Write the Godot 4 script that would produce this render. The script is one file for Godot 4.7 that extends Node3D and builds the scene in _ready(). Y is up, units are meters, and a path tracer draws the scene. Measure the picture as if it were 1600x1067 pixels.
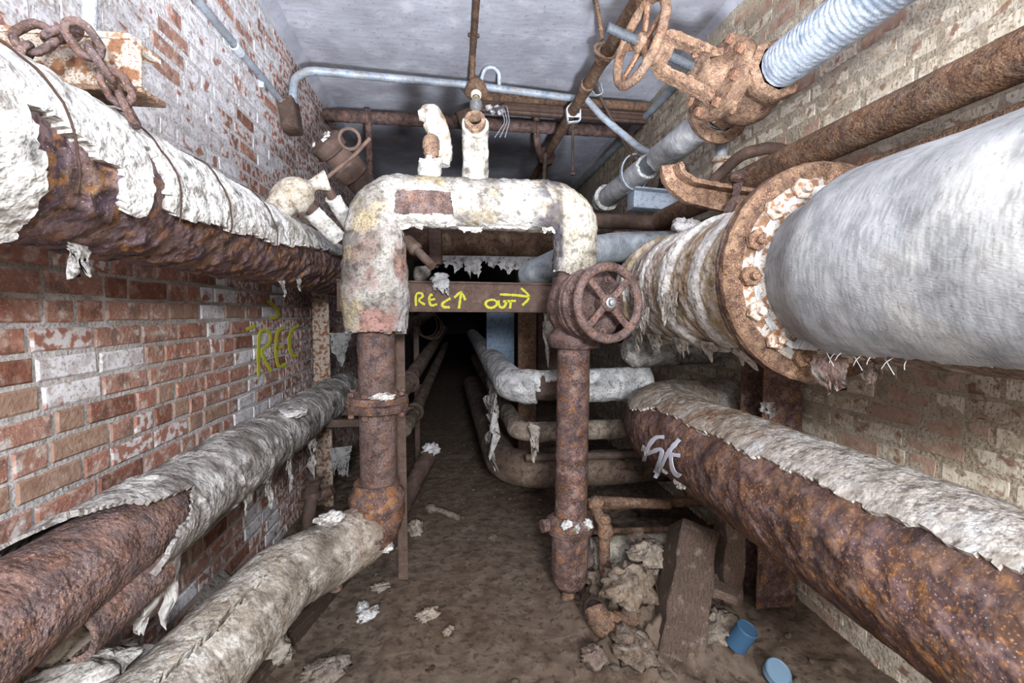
extends Node3D
# A brick steam tunnel full of torn lagging and rusted pipework, lit by one flash above the camera.

const F := 720.0            # focal length in pixels of the 1600 x 1067 frame
const EYE := 1.4
const XL := -1.08           # face of the left wall
const XR := 1.62            # face of the right wall
const YC := 3.21            # ceiling
var cam_basis: Basis
var oc := Color.WHITE       # colour that the last surface function chose
var rng := RandomNumberGenerator.new()
var FB := FastNoiseLite.new()   # fractal noise
var SN := FastNoiseLite.new()   # smooth noise
var CN := FastNoiseLite.new()   # cellular noise
var RN := FastNoiseLite.new()   # ridged noise
var M := {}
var base_of := {}
var noise_cache := {}


func _ready() -> void:
	rng.seed = 77
	set_view_and_light()
	set_noises()
	make_materials()
	build_shell()
	build_upper_left_pipe()
	build_lower_left_pipes()
	build_arch()
	build_right_main()
	build_lower_right()
	build_top_left()
	build_ceiling_things()
	build_top_right()
	build_middle()
	build_far()
	build_floor_things()


func set_view_and_light() -> void:
	cam_basis = Basis(Vector3.UP, -deg_to_rad(6.957)) * Basis(Vector3.RIGHT, -deg_to_rad(3.457))
	var cam := Camera3D.new()
	cam.name = "camera"
	cam.transform = Transform3D(cam_basis, Vector3(0, EYE, 0))
	cam.fov = rad_to_deg(2.0 * atan(533.5 / F))
	cam.near = 0.02
	cam.far = 60.0
	add_child(cam)
	cam.current = true
	var env := Environment.new()
	env.background_mode = Environment.BG_COLOR
	env.background_color = Color(0.0, 0.0, 0.0)
	env.tonemap_mode = Environment.TONE_MAPPER_LINEAR
	env.tonemap_exposure = 1.5
	env.sdfgi_enabled = true
	env.ssao_enabled = true
	env.ssil_enabled = true
	var we := WorldEnvironment.new()
	we.name = "world_environment"
	we.environment = env
	add_child(we)
	# the photographer's flash above the camera, and the bounce flash that stands behind
	flash("camera_flash", Vector3(0.16, EYE + 0.42, 0.25), 1.6, 0.08)
	flash("rear_flash", Vector3(0.25, EYE + 0.62, 2.3), 15.0, 0.25)
	# a third head held low and tilted up at the ceiling
	var s := SpotLight3D.new()
	s.name = "low_flash"
	s.position = Vector3(0.24, EYE - 0.45, 0.25)
	s.look_at_from_position(s.position, Vector3(0.15, YC, -2.0))
	s.spot_angle = 31.0
	s.spot_angle_attenuation = 0.5
	s.spot_range = 40.0
	s.spot_attenuation = 2.0
	s.light_energy = 17.0
	s.light_color = Color(0.95, 0.97, 1.0)
	s.light_size = 0.1
	s.shadow_enabled = true
	add_child(s)


func flash(called: String, at: Vector3, energy: float, size: float) -> void:
	var l := OmniLight3D.new()
	l.name = called
	l.position = at
	l.light_energy = energy
	l.light_color = Color(0.97, 0.985, 1.0)
	l.light_size = size
	l.omni_range = 40.0
	l.omni_attenuation = 2.0
	l.shadow_enabled = true
	add_child(l)


func set_noises() -> void:
	FB.seed = 3; FB.noise_type = FastNoiseLite.TYPE_SIMPLEX_SMOOTH; FB.frequency = 1.0
	FB.fractal_type = FastNoiseLite.FRACTAL_FBM; FB.fractal_octaves = 4
	SN.seed = 11; SN.noise_type = FastNoiseLite.TYPE_SIMPLEX_SMOOTH; SN.frequency = 1.0; SN.fractal_type = FastNoiseLite.FRACTAL_NONE
	CN.seed = 5; CN.noise_type = FastNoiseLite.TYPE_CELLULAR; CN.frequency = 1.0
	RN.seed = 23; RN.noise_type = FastNoiseLite.TYPE_SIMPLEX_SMOOTH; RN.frequency = 1.0
	RN.fractal_type = FastNoiseLite.FRACTAL_RIDGED; RN.fractal_octaves = 3


# ---------------------------------------------------------------- textures and materials

func soft(c: Color) -> Color:        # iron oxides differ little in hue
	var v := c.get_luminance()
	return c.lerp(Color(v, v, v), 0.68)


func lin(hex: String) -> Color:
	return Color(hex).srgb_to_linear()


func field(sd: int, cycles: float, size: int, kind := 0, oct := 4) -> PackedByteArray:
	var key := "%d %f %d %d %d" % [sd, cycles, size, kind, oct]
	if not noise_cache.has(key):
		var n := FastNoiseLite.new()
		n.seed = sd
		n.frequency = cycles / size
		n.noise_type = FastNoiseLite.TYPE_CELLULAR if kind == 2 else FastNoiseLite.TYPE_SIMPLEX_SMOOTH
		n.fractal_type = FastNoiseLite.FRACTAL_RIDGED if kind == 1 else FastNoiseLite.FRACTAL_FBM
		n.fractal_octaves = oct
		if kind == 2:
			n.fractal_type = FastNoiseLite.FRACTAL_NONE
			n.cellular_return_type = FastNoiseLite.RETURN_DISTANCE2_SUB
		var im := n.get_seamless_image(size, size, false, false, 0.15, true)
		im.convert(Image.FORMAT_L8)
		noise_cache[key] = im.get_data()
	return noise_cache[key]


func stretched(data: PackedByteArray, size: int, kx: int, ky: int) -> PackedByteArray:
	# the same field drawn out along one axis, still seamless
	var o := PackedByteArray()
	o.resize(size * size)
	for y in size:
		var row := ((y * ky) % size) * size
		var at := y * size
		for x in size:
			o[at + x] = data[row + (x * kx) % size]
	return o


func bump_of(data: PackedByteArray, size: int) -> ImageTexture:
	return ImageTexture.create_from_image(Image.create_from_data(size, size, false, Image.FORMAT_L8, data))


# layers: [field, from, to, colour, strength]: where the field runs from one value to the other the colour comes in
func paint(size: int, base: String, layers: Array) -> ImageTexture:
	var b := Color(base)
	var n := size * size
	var r := PackedByteArray(); r.resize(n); r.fill(b.r8)
	var g := PackedByteArray(); g.resize(n); g.fill(b.g8)
	var bl := PackedByteArray(); bl.resize(n); bl.fill(b.b8)
	for l in layers:
		var f: PackedByteArray = l[0]
		var lo: float = l[1]
		var hi: float = l[2]
		var c := Color(l[3])
		var st: float = l[4]
		var lut := PackedInt32Array()
		lut.resize(256)
		for k in 256:
			lut[k] = int(256.0 * st * clampf((k - lo) / (hi - lo), 0, 1))
		var cr := c.r8; var cg := c.g8; var cb := c.b8
		for i in n:
			var a: int = lut[f[i]]
			if a:
				var x := r[i]
				r[i] = x + ((cr - x) * a >> 8)
				x = g[i]
				g[i] = x + ((cg - x) * a >> 8)
				x = bl[i]
				bl[i] = x + ((cb - x) * a >> 8)
	var out := PackedByteArray()
	out.resize(n * 3)
	for i in n:
		var k := i * 3
		out[k] = r[i]; out[k + 1] = g[i]; out[k + 2] = bl[i]
	return ImageTexture.create_from_image(Image.create_from_data(size, size, false, Image.FORMAT_RGB8, out))


func mat(called: String, tex: Texture2D, tile: float, rough: float, bump: Texture2D = null, cm := 0.0, world := false, tint := Color.WHITE) -> StandardMaterial3D:
	var m := StandardMaterial3D.new()
	m.resource_name = called
	m.albedo_color = tint
	m.albedo_texture = tex
	m.uv1_triplanar = true
	m.uv1_world_triplanar = world
	m.uv1_triplanar_sharpness = 3.0
	m.uv1_scale = Vector3.ONE / tile
	m.roughness = rough
	m.metallic_specular = 0.3
	m.vertex_color_use_as_albedo = true
	m.texture_filter = BaseMaterial3D.TEXTURE_FILTER_LINEAR_WITH_MIPMAPS
	if bump:
		m.heightmap_enabled = true
		m.heightmap_texture = bump
		m.heightmap_scale = cm * 0.3
	M[called] = m
	return m


func make_materials() -> void:
	var z := 512
	var big := field(1, 5, z)
	var mid := field(2, 14, z)
	var fine := field(3, 40, z, 0, 5)
	var speck := field(4, 70, z, 0, 3)
	var speck2 := field(5, 48, z, 0, 3)
	var ridge := field(6, 6, z, 1, 4)
	var cell := field(7, 22, z, 2)
	var cell2 := field(8, 9, z, 2)
	var grain := field(24, 26, z, 0, 3)
	var wash := field(9, 7, z, 0, 6)
	var streak := stretched(field(10, 12, z, 0, 5), z, 1, 6)
	# thick scaly rust, purple brown with orange and white flecks
	var rust := paint(z, "786460", [[big, 110, 190, "4f4343", 0.85], [mid, 140, 215, "8a6a58", 0.75], [wash, 150, 220, "6e4d40", 0.7], [fine, 105, 55, "43363a", 0.75],
		[field(26, 9, z, 0, 6), 155, 190, "463836", 0.7], [speck2, 178, 208, "a98460", 0.6], [speck, 190, 214, "c2b8b6", 0.8], [wash, 60, 20, "8f7d78", 0.5]])
	mat("rust", rust, 0.42, 0.78, bump_of(grain, z), 1.3)
	var rust_scale := paint(z, "6c5856", [[big, 115, 175, "4d4245", 0.85], [mid, 135, 205, "8e6a50", 0.8], [fine, 100, 55, "3f3235", 0.5], [field(26, 9, z, 0, 6), 150, 185, "3e2f2e", 0.8], [field(27, 8, z, 0, 6), 155, 190, "94683f", 0.7], [cell, 60, 15, "42363a", 0.4], [wash, 105, 70, "4d3c3a", 0.7],
		[speck2, 172, 205, "b5834f", 0.75], [wash, 150, 205, "8f7a74", 0.75], [speck, 195, 218, "c9bfb8", 0.8]])
	mat("rust_scale", rust_scale, 0.55, 0.7, bump_of(wash, z), 1.6)
	var flaked := paint(z, "7c6a6a", [[big, 115, 175, "50464f", 0.85], [field(27, 8, z, 0, 6), 148, 185, "9c7148", 0.8], [field(26, 9, z, 0, 6), 150, 185, "3f3336", 0.8], [wash, 150, 205, "8a7c7c", 0.7], [fine, 100, 55, "3f3235", 0.5], [speck, 192, 216, "cfc8c8", 0.85]])
	mat("rust_flaked", flaked, 0.5, 0.72, bump_of(wash, z), 2.2)
	var rust_orange := paint(z, "7d6757", [[big, 110, 180, "644f48", 0.85], [fine, 130, 190, "947660", 0.7], [mid, 115, 60, "54403b", 0.85], [wash, 150, 200, "a18b78", 0.7], [speck2, 162, 192, "c29a6c", 0.8], [speck, 75, 45, "3b2a27", 0.8], [speck, 195, 215, "d6c8ba", 0.75]])
	mat("rust_orange", rust_orange, 0.36, 0.8, bump_of(grain, z), 0.8)
	var rust_plain := paint(z, "5c4d46", [[big, 100, 190, "4d403a", 0.75], [mid, 140, 210, "665348", 0.7], [wash, 150, 205, "74655c", 0.6], [fine, 170, 210, "7b6152", 0.6], [speck, 200, 222, "9b8a80", 0.6], [streak, 90, 40, "3f302d", 0.5]])
	mat("rust_plain", rust_plain, 0.5, 0.75, bump_of(grain, z), 0.35)
	var rust_paint := paint(z, "d0cac2", [[wash, 125, 165, "916b52", 0.95], [speck2, 165, 195, "8a5a3c", 0.9], [mid, 170, 220, "70503f", 0.8], [speck, 190, 215, "6c4634", 0.7]])
	mat("rust_paint", rust_paint, 0.3, 0.75, bump_of(speck2, z), 0.5)
	# lagging plaster: neutral, the vertex colours say how white or stained
	var plaster := paint(z, "ecebe9", [[wash, 120, 200, "c3bfba", 0.85], [field(21, 10, z, 0, 6), 95, 55, "8f8a86", 0.8], [fine, 105, 55, "a09c99", 0.8], [ridge, 225, 252, "7d7875", 0.6], [speck, 68, 40, "6b6664", 0.8], [speck2, 190, 220, "ffffff", 0.9]])
	mat("plaster", plaster, 0.5, 0.9, bump_of(field(22, 16, z, 0, 6), z), 2.2)
	var crumb := paint(z, "e6e4e0", [[cell, 45, 10, "9a948f", 0.5], [wash, 125, 195, "b5aea6", 0.85], [field(21, 10, z, 0, 6), 98, 58, "857d76", 0.8], [fine, 95, 55, "8a837d", 0.7], [speck, 195, 220, "ffffff", 0.8], [big, 150, 220, "cabfb0", 0.6]])
	mat("crumbly_plaster", crumb, 0.4, 0.92, bump_of(field(22, 16, z, 0, 6), z), 1.4)
	var cloth_f := stretched(field(12, 60, z, 0, 2), z, 1, 3)
	var hoopwise := stretched(field(10, 12, z, 0, 5), z, 5, 1)
	var canvas := paint(z, "d9dadb", [[wash, 115, 200, "a6a7a9", 0.8], [hoopwise, 130, 200, "b3b1ae", 0.8], [hoopwise, 95, 55, "efefee", 0.6], [big, 150, 210, "f0f0f0", 0.6], [speck, 212, 228, "ffffff", 0.8], [speck2, 52, 30, "8d8a88", 0.6], [ridge, 232, 252, "98999b", 0.5]])
	mat("canvas", canvas, 0.75, 0.85, bump_of(cloth_f, z), 0.25)
	mat("metal_grey", paint(z, "c3cad3", [[wash, 130, 205, "98a0ab", 0.8], [speck2, 175, 205, "eef2f6", 0.8], [fine, 85, 50, "7b828c", 0.7], [speck, 205, 225, "8a7d74", 0.5]]), 0.3, 0.55, bump_of(grain, z), 0.3).metallic = 0.25
	# masonry
	var brick_f := paint(z, "93685a", [[big, 120, 200, "7f574a", 0.8], [fine, 150, 210, "a37c6c", 0.7], [wash, 135, 200, "b3a097", 0.75], [field(17, 6, z, 0, 6), 160, 205, "bdb4b2", 0.7], [field(18, 5, z, 0, 5), 100, 60, "6a5149", 0.7], [speck, 195, 215, "d5ccc8", 0.85], [speck2, 60, 35, "5f453d", 0.8]])
	mat("brick_red", brick_f, 0.5, 0.9, bump_of(grain, z), 0.6, true)
	mat("brick_pale", brick_f, 0.5, 0.9, bump_of(grain, z), 0.6, true, Color(1.0, 1.06, 1.08))
	mat("brick_dark", brick_f, 0.5, 0.9, bump_of(grain, z), 0.6, true, Color(0.82, 0.78, 0.76))
	mat("brick_brown", paint(z, "8c7364", [[big, 120, 200, "7a5d50", 0.8], [wash, 140, 220, "a18e80", 0.8], [fine, 160, 210, "9a8070", 0.7], [speck, 205, 225, "c9bfb7", 0.8]]), 0.5, 0.9, bump_of(grain, z), 0.6, true)
	var coated := paint(z, "c9c8ce", [[wash, 115, 70, "a8a1a3", 0.8], [field(19, 16, z, 0, 6), 95, 60, "8d8078", 0.7], [field(13, 5, z, 0, 6), 166, 186, "86594d", 0.9], [big, 150, 220, "d6d6d9", 0.7], [fine, 90, 55, "8b8482", 0.7], [speck, 205, 225, "efeff2", 0.8]])
	mat("brick_washed", coated, 0.62, 0.92, bump_of(wash, z), 0.9, true)
	mat("brick_half", paint(z, "8e6457", [[field(14, 11, z, 0, 6), 112, 150, "c4c2c5", 0.95], [fine, 150, 210, "a28076", 0.5], [speck, 200, 222, "e6e2e2", 0.8]]), 0.55, 0.92, bump_of(wash, z), 0.8, true)
	mat("mortar", paint(z, "c8c6c6", [[wash, 130, 215, "aaa6a3", 0.8], [fine, 100, 55, "837d79", 0.7], [big, 150, 215, "d4d4d6", 0.8], [speck, 205, 225, "eeeeee", 0.7]]), 0.5, 0.95, bump_of(grain, z), 0.9, true)
	var cream := paint(z, "d6ccba", [[wash, 125, 190, "b09f88", 0.8], [hoopwise, 140, 205, "9a8671", 0.75], [field(15, 8, z, 0, 6), 160, 190, "8a6b5b", 0.85], [big, 150, 220, "d5cfc4", 0.7], [fine, 85, 50, "6f5f52", 0.7], [speck, 205, 225, "e8e3da", 0.8]])
	mat("cream_brick", cream, 0.62, 0.9, bump_of(wash, z), 1.0, true)
	mat("cream_bare", paint(z, "ab9080", [[big, 120, 200, "917464", 0.8], [wash, 150, 215, "bba58f", 0.85], [fine, 150, 210, "b08d7a", 0.6], [speck, 205, 225, "d8cdc2", 0.8]]), 0.5, 0.88, bump_of(grain, z), 0.5, true)
	var brush := stretched(field(16, 9, z, 0, 6), z, 1, 4)
	mat("ceiling_plaster", paint(z, "b9bac4", [[brush, 120, 210, "a4a6b3", 0.5], [wash, 140, 205, "cdcdd5", 0.75], [big, 120, 60, "a9a9b2", 0.6], [streak, 210, 250, "dadae0", 0.4], [fine, 75, 45, "8d8d98", 0.5]]), 1.6, 0.9, bump_of(brush, z), 0.3, true)
	mat("dirt", paint(z, "7d736b", [[big, 110, 200, "625750", 0.8], [wash, 145, 215, "91887f", 0.8], [mid, 95, 50, "50473f", 0.7], [fine, 160, 210, "7d7065", 0.5], [speck, 208, 226, "b9b1a8", 0.8], [speck2, 50, 30, "41372f", 0.7]]), 0.7, 0.88, bump_of(wash, z), 2.0, true)
	mat("wood", paint(z, "6c5c52", [[hoopwise, 110, 190, "5a4a41", 0.85], [wash, 160, 220, "a0938a", 0.7], [fine, 90, 50, "3f3430", 0.6], [speck, 205, 225, "cfc8c2", 0.6]]), 0.5, 0.9, bump_of(hoopwise, z), 1.4)
	plain_mat("paint_yellow", Color("b3b13c"), 0.8)
	plain_mat("paint_white", Color("b9bac6"), 0.85)
	plain_mat("brass", Color("8d7f5e"), 0.5)
	plain_mat("bright_steel", Color("c3c7cb"), 0.35).metallic = 0.7
	plain_mat("blue_plastic", Color("34506a"), 0.5)
	plain_mat("blue_pale", Color("62798c"), 0.5)
	plain_mat("black_hole", Color("1a1614"), 0.9)
	plain_mat("ceramic", Color("cdc6b4"), 0.4)
	var gl := StandardMaterial3D.new()
	gl.resource_name = "bulb_glass"
	gl.albedo_color = Color(0.85, 0.87, 0.88, 0.1)
	gl.transparency = BaseMaterial3D.TRANSPARENCY_ALPHA
	gl.roughness = 0.05
	M["bulb_glass"] = gl


func plain_mat(called: String, c: Color, rough: float) -> StandardMaterial3D:
	var m := StandardMaterial3D.new()
	m.resource_name = called
	m.albedo_color = c
	m.roughness = rough
	m.metallic_specular = 0.3
	M[called] = m
	return m


# ---------------------------------------------------------------- points and nodes

# the point seen at that pixel on the plane that lies `d` metres down the tunnel
func W(px: float, py: float, d: float) -> Vector3:
	var v := cam_basis * Vector3((px - 800.0) / F, (533.5 - py) / F, -1.0)
	return Vector3(0, EYE, 0) + v * (d / -v.z)


func V(x: float, y: float, d: float) -> Vector3:   # metres from the eye: right, up, ahead
	return Vector3(x, EYE + y, -d)


func tag(o: Node, label: String, category: String, group := "", kind := "") -> Node:
	if label: o.set_meta("label", label)
	if category: o.set_meta("category", category)
	if group: o.set_meta("group", group)
	if kind: o.set_meta("kind", kind)
	return o


func thing(called: String, label: String, category: String, at: Vector3, group := "") -> Node3D:
	var o := Node3D.new()
	o.name = called
	o.position = at
	add_child(o, true)
	base_of[o] = at
	tag(o, label, category, group)
	return o


func part(mb: MB, called: String, material: String, parent: Node = null) -> MeshInstance3D:
	var o := MeshInstance3D.new()
	o.name = called
	var at := Vector3.ZERO
	if parent:
		at = base_of[parent]
	else:
		at = mb.foot()
		o.position = at
	base_of[o] = at
	o.mesh = mb.mesh(at)
	o.material_override = M[material]
	if parent: parent.add_child(o, true)
	else: add_child(o, true)
	return o


func solo(mb: MB, called: String, material: String, label: String, category: String, group := "") -> MeshInstance3D:
	var o := part(mb, called, material)
	tag(o, label, category, group)
	return o


func struct(mb: MB, called: String, material: String) -> MeshInstance3D:
	var o := part(mb, called, material)
	tag(o, "", "", "", "structure")
	return o


class MB:
	var v := PackedVector3Array()
	var c := PackedColorArray()
	var ix := PackedInt32Array()

	func vert(p: Vector3, col: Color) -> int:
		v.append(p)
		c.append(col)
		return v.size() - 1

	func tri(a: int, b: int, d: int) -> void:      # counter-clockwise seen from outside
		ix.append(a); ix.append(d); ix.append(b)

	func quad(a: int, b: int, d: int, e: int) -> void:
		ix.append(a); ix.append(d); ix.append(b)
		ix.append(a); ix.append(e); ix.append(d)

	func face(a: Vector3, b: Vector3, d: Vector3, e: Vector3, col: Color) -> void:
		var k := v.size()
		vert(a, col); vert(b, col); vert(d, col); vert(e, col)
		quad(k, k + 1, k + 2, k + 3)

	func foot() -> Vector3:
		var lo := v[0]
		var hi := v[0]
		for p in v:
			lo = lo.min(p)
			hi = hi.max(p)
		return Vector3((lo.x + hi.x) / 2, lo.y, (lo.z + hi.z) / 2)

	func mesh(at: Vector3) -> ArrayMesh:
		var n := PackedVector3Array()
		n.resize(v.size())
		for k in range(0, ix.size(), 3):
			var a := ix[k]
			var b := ix[k + 1]
			var d := ix[k + 2]
			var w := (v[d] - v[a]).cross(v[b] - v[a])
			n[a] += w; n[b] += w; n[d] += w
		var pts := v.duplicate()
		for k in pts.size():
			pts[k] -= at
			n[k] = n[k].normalized() if n[k].length_squared() > 1e-20 else Vector3.UP
		var arr := []
		arr.resize(Mesh.ARRAY_MAX)
		arr[Mesh.ARRAY_VERTEX] = pts
		arr[Mesh.ARRAY_NORMAL] = n
		arr[Mesh.ARRAY_COLOR] = c
		arr[Mesh.ARRAY_INDEX] = ix
		var m := ArrayMesh.new()
		m.add_surface_from_arrays(Mesh.PRIMITIVE_TRIANGLES, arr)
		return m


# ---------------------------------------------------------------- shapes

func route(pts: Array, bend: float, step: float) -> PackedVector3Array:
	var dense := PackedVector3Array([pts[0]])
	for i in range(1, pts.size() - 1):
		var b: Vector3 = pts[i]
		var u: Vector3 = pts[i - 1] - b
		var w: Vector3 = pts[i + 1] - b
		var t := minf(bend / tan(maxf(u.angle_to(w), 0.05) / 2.0), 0.49 * minf(u.length(), w.length()))
		var p1 := b + u.normalized() * t
		var p2 := b + w.normalized() * t
		for k in 17:
			dense.append(p1.bezier_interpolate(p1.lerp(b, 0.55), p2.lerp(b, 0.55), p2, k / 16.0))
	dense.append(pts[-1])
	var total := 0.0
	for i in range(1, dense.size()):
		total += dense[i].distance_to(dense[i - 1])
	var n := maxi(1, int(round(total / step)))
	var out := PackedVector3Array([dense[0]])
	var want := total / n
	var gone := 0.0
	for i in range(1, dense.size()):
		var l := dense[i].distance_to(dense[i - 1])
		while l > 0.0 and out.size() < n and gone + l >= want * out.size() - 1e-9:
			out.append(dense[i - 1].lerp(dense[i], (want * out.size() - gone) / l))
		gone += l
	out.append(dense[-1])
	return out


# tangents, first normals, second normals and lengths along a path
func frames(path: PackedVector3Array) -> Array:
	var n := path.size()
	var T := PackedVector3Array(); var N := PackedVector3Array(); var B := PackedVector3Array(); var S := PackedFloat32Array()
	var nn := Vector3.ZERO
	var s := 0.0
	for i in n:
		var t := (path[mini(i + 1, n - 1)] - path[maxi(i - 1, 0)]).normalized()
		if i == 0:
			nn = Vector3.UP if absf(t.y) < 0.9 else Vector3(0, 0, 1)
		else:
			s += path[i].distance_to(path[i - 1])
		nn = (nn - t * nn.dot(t)).normalized()
		T.append(t); N.append(nn); B.append(t.cross(nn)); S.append(s)
	return [T, N, B, S]


# f(s, a, q) gives the radius at length s and angle a, near the point q, and leaves the colour in oc
func tube(mb: MB, path: PackedVector3Array, r0: float, segs: int, f: Callable, caps := 3, closed := false) -> void:
	var fr := frames(path)
	var N: PackedVector3Array = fr[1]
	var B: PackedVector3Array = fr[2]
	var S: PackedFloat32Array = fr[3]
	var k0 := mb.v.size()
	var n := path.size()
	for i in n:
		for j in segs:
			var a := TAU * j / segs
			var d := N[i] * cos(a) + B[i] * sin(a)
			var r: float = f.call(S[i], a, path[i] + d * r0)
			mb.vert(path[i] + d * r, oc)
	for i in (n if closed else n - 1):
		var i2 := (i + 1) % n
		for j in segs:
			var j2 := (j + 1) % segs
			mb.quad(k0 + i * segs + j, k0 + i * segs + j2, k0 + i2 * segs + j2, k0 + i2 * segs + j)
	if closed:
		return
	for e in 2:
		if not caps & (1 << e):
			continue
		var i := 0 if e == 0 else n - 1
		var c0 := mb.v.size()
		mb.vert(path[i], mb.c[k0 + i * segs])
		for j in segs:
			mb.vert(mb.v[k0 + i * segs + j], mb.c[k0 + i * segs + j])
		for j in segs:
			if e == 0: mb.tri(c0, c0 + 1 + (j + 1) % segs, c0 + 1 + j)
			else: mb.tri(c0, c0 + 1 + j, c0 + 1 + (j + 1) % segs)


# a torn shell round a path: it is there where mask(s, a, q) > 0, its outside given by f, its inside at radius r_in
func shell(mb: MB, path: PackedVector3Array, r_in: float, r_out: float, segs: int, f: Callable, mask: Callable, edge := Color(0.75, 0.74, 0.72)) -> void:
	var fr := frames(path)
	var N: PackedVector3Array = fr[1]
	var B: PackedVector3Array = fr[2]
	var S: PackedFloat32Array = fr[3]
	var n := path.size()
	var m := PackedFloat32Array()
	m.resize(n * segs)
	for i in n:
		for j in segs:
			var a := TAU * j / segs
			m[i * segs + j] = mask.call(S[i], a, path[i] + (N[i] * cos(a) + B[i] * sin(a)) * r_out)
	var pu := PackedFloat32Array(); pu.resize(n * segs)
	var pv := PackedFloat32Array(); pv.resize(n * segs)
	var m2 := m.duplicate()
	for i in n:
		for j in segs:
			var k := i * segs + j
			var gi := (m[mini(i + 1, n - 1) * segs + j] - m[maxi(i - 1, 0) * segs + j]) * 0.5
			var gj := (m[i * segs + (j + 1) % segs] - m[i * segs + (j + segs - 1) % segs]) * 0.5
			var g2 := gi * gi + gj * gj
			if g2 > 1e-9 and absf(m[k]) < 0.5 * sqrt(g2):
				var l := -m[k] / g2
				pu[k] = l * gi
				pv[k] = l * gj
				m2[k] = 0.0
	var id := PackedInt32Array(); id.resize(n * segs); id.fill(-1)
	var inner := PackedVector3Array(); inner.resize(n * segs)
	var keep := PackedByteArray(); keep.resize(n * segs)
	for i in n - 1:
		for j in segs:
			var j2 := (j + 1) % segs
			if m2[i * segs + j] + m2[i * segs + j2] + m2[(i + 1) * segs + j] + m2[(i + 1) * segs + j2] > 0.0:
				keep[i * segs + j] = 1
				for k: int in [i * segs + j, i * segs + j2, (i + 1) * segs + j, (i + 1) * segs + j2]:
					if id[k] >= 0: continue
					var u := clampf(k / segs + pu[k], 0, n - 1)
					var i0 := mini(int(u), n - 2)
					var t := u - i0
					var a := TAU * (k % segs + pv[k]) / segs
					var o := path[i0].lerp(path[i0 + 1], t)
					var d := (N[i0].lerp(N[i0 + 1], t) * cos(a) + B[i0].lerp(B[i0 + 1], t) * sin(a)).normalized()
					var r: float = f.call(lerpf(S[i0], S[i0 + 1], t), a, o + d * r_out)
					id[k] = mb.vert(o + d * r, oc)
					inner[k] = o + d * r_in
	for i in n - 1:
		for j in segs:
			if not keep[i * segs + j]: continue
			var j2 := (j + 1) % segs
			var A := i * segs + j
			var Bq := i * segs + j2
			var C := (i + 1) * segs + j2
			var D := (i + 1) * segs + j
			mb.quad(id[A], id[Bq], id[C], id[D])
			if i == 0 or not keep[(i - 1) * segs + j]: rim(mb, id[Bq], id[A], inner[Bq], inner[A], edge)
			if i == n - 2 or not keep[(i + 1) * segs + j]: rim(mb, id[D], id[C], inner[D], inner[C], edge)
			if not keep[i * segs + (j + segs - 1) % segs]: rim(mb, id[A], id[D], inner[A], inner[D], edge)
			if not keep[i * segs + j2]: rim(mb, id[C], id[Bq], inner[C], inner[Bq], edge)


func rim(mb: MB, a: int, b: int, ia: Vector3, ib: Vector3, edge: Color) -> void:
	var k := mb.v.size()
	var col := mb.c[a].lerp(edge, 0.6)
	mb.vert(mb.v[a], col); mb.vert(mb.v[b], col); mb.vert(ib, col); mb.vert(ia, col)
	mb.quad(k, k + 1, k + 2, k + 3)


# profile of [radius, height] turned round the y axis of xf; each step of the profile keeps its own edge
func lathe(mb: MB, xf: Transform3D, prof: Array, segs: int, given: Color, wob := 0.0, smooth := false) -> void:
	var col := soft(given)
	var last := -1
	for p in prof.size() - (0 if smooth else 1):
		var rows: Array = [prof[p]] if smooth else [prof[p], prof[p + 1]]
		var k := mb.v.size()
		for q in rows:
			for j in segs:
				var a := TAU * j / segs
				var at := xf * Vector3(q[0] * cos(a), q[1], -q[0] * sin(a))
				if wob > 0.0:
					at += (at - xf.origin).normalized() * wob * FB.get_noise_3dv(at * 30.0)
				mb.vert(at, col * clampf(0.78 + 0.6 * FB.get_noise_3dv(at * 9.0), 0.35, 1.05) if wob > 0.0 else col)
		var lo := last if smooth else k
		if lo >= 0:
			var hi := k if smooth else k + segs
			for j in segs:
				mb.quad(lo + j, lo + (j + 1) % segs, hi + (j + 1) % segs, hi + j)
		last = k


func axis_at(o: Vector3, up: Vector3) -> Transform3D:     # a frame whose y axis points along up
	var y := up.normalized()
	var x := y.cross(Vector3(0, 0, 1) if absf(y.z) < 0.9 else Vector3(0, 1, 0)).normalized()
	return Transform3D(Basis(x, y, x.cross(y)), o)


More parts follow.
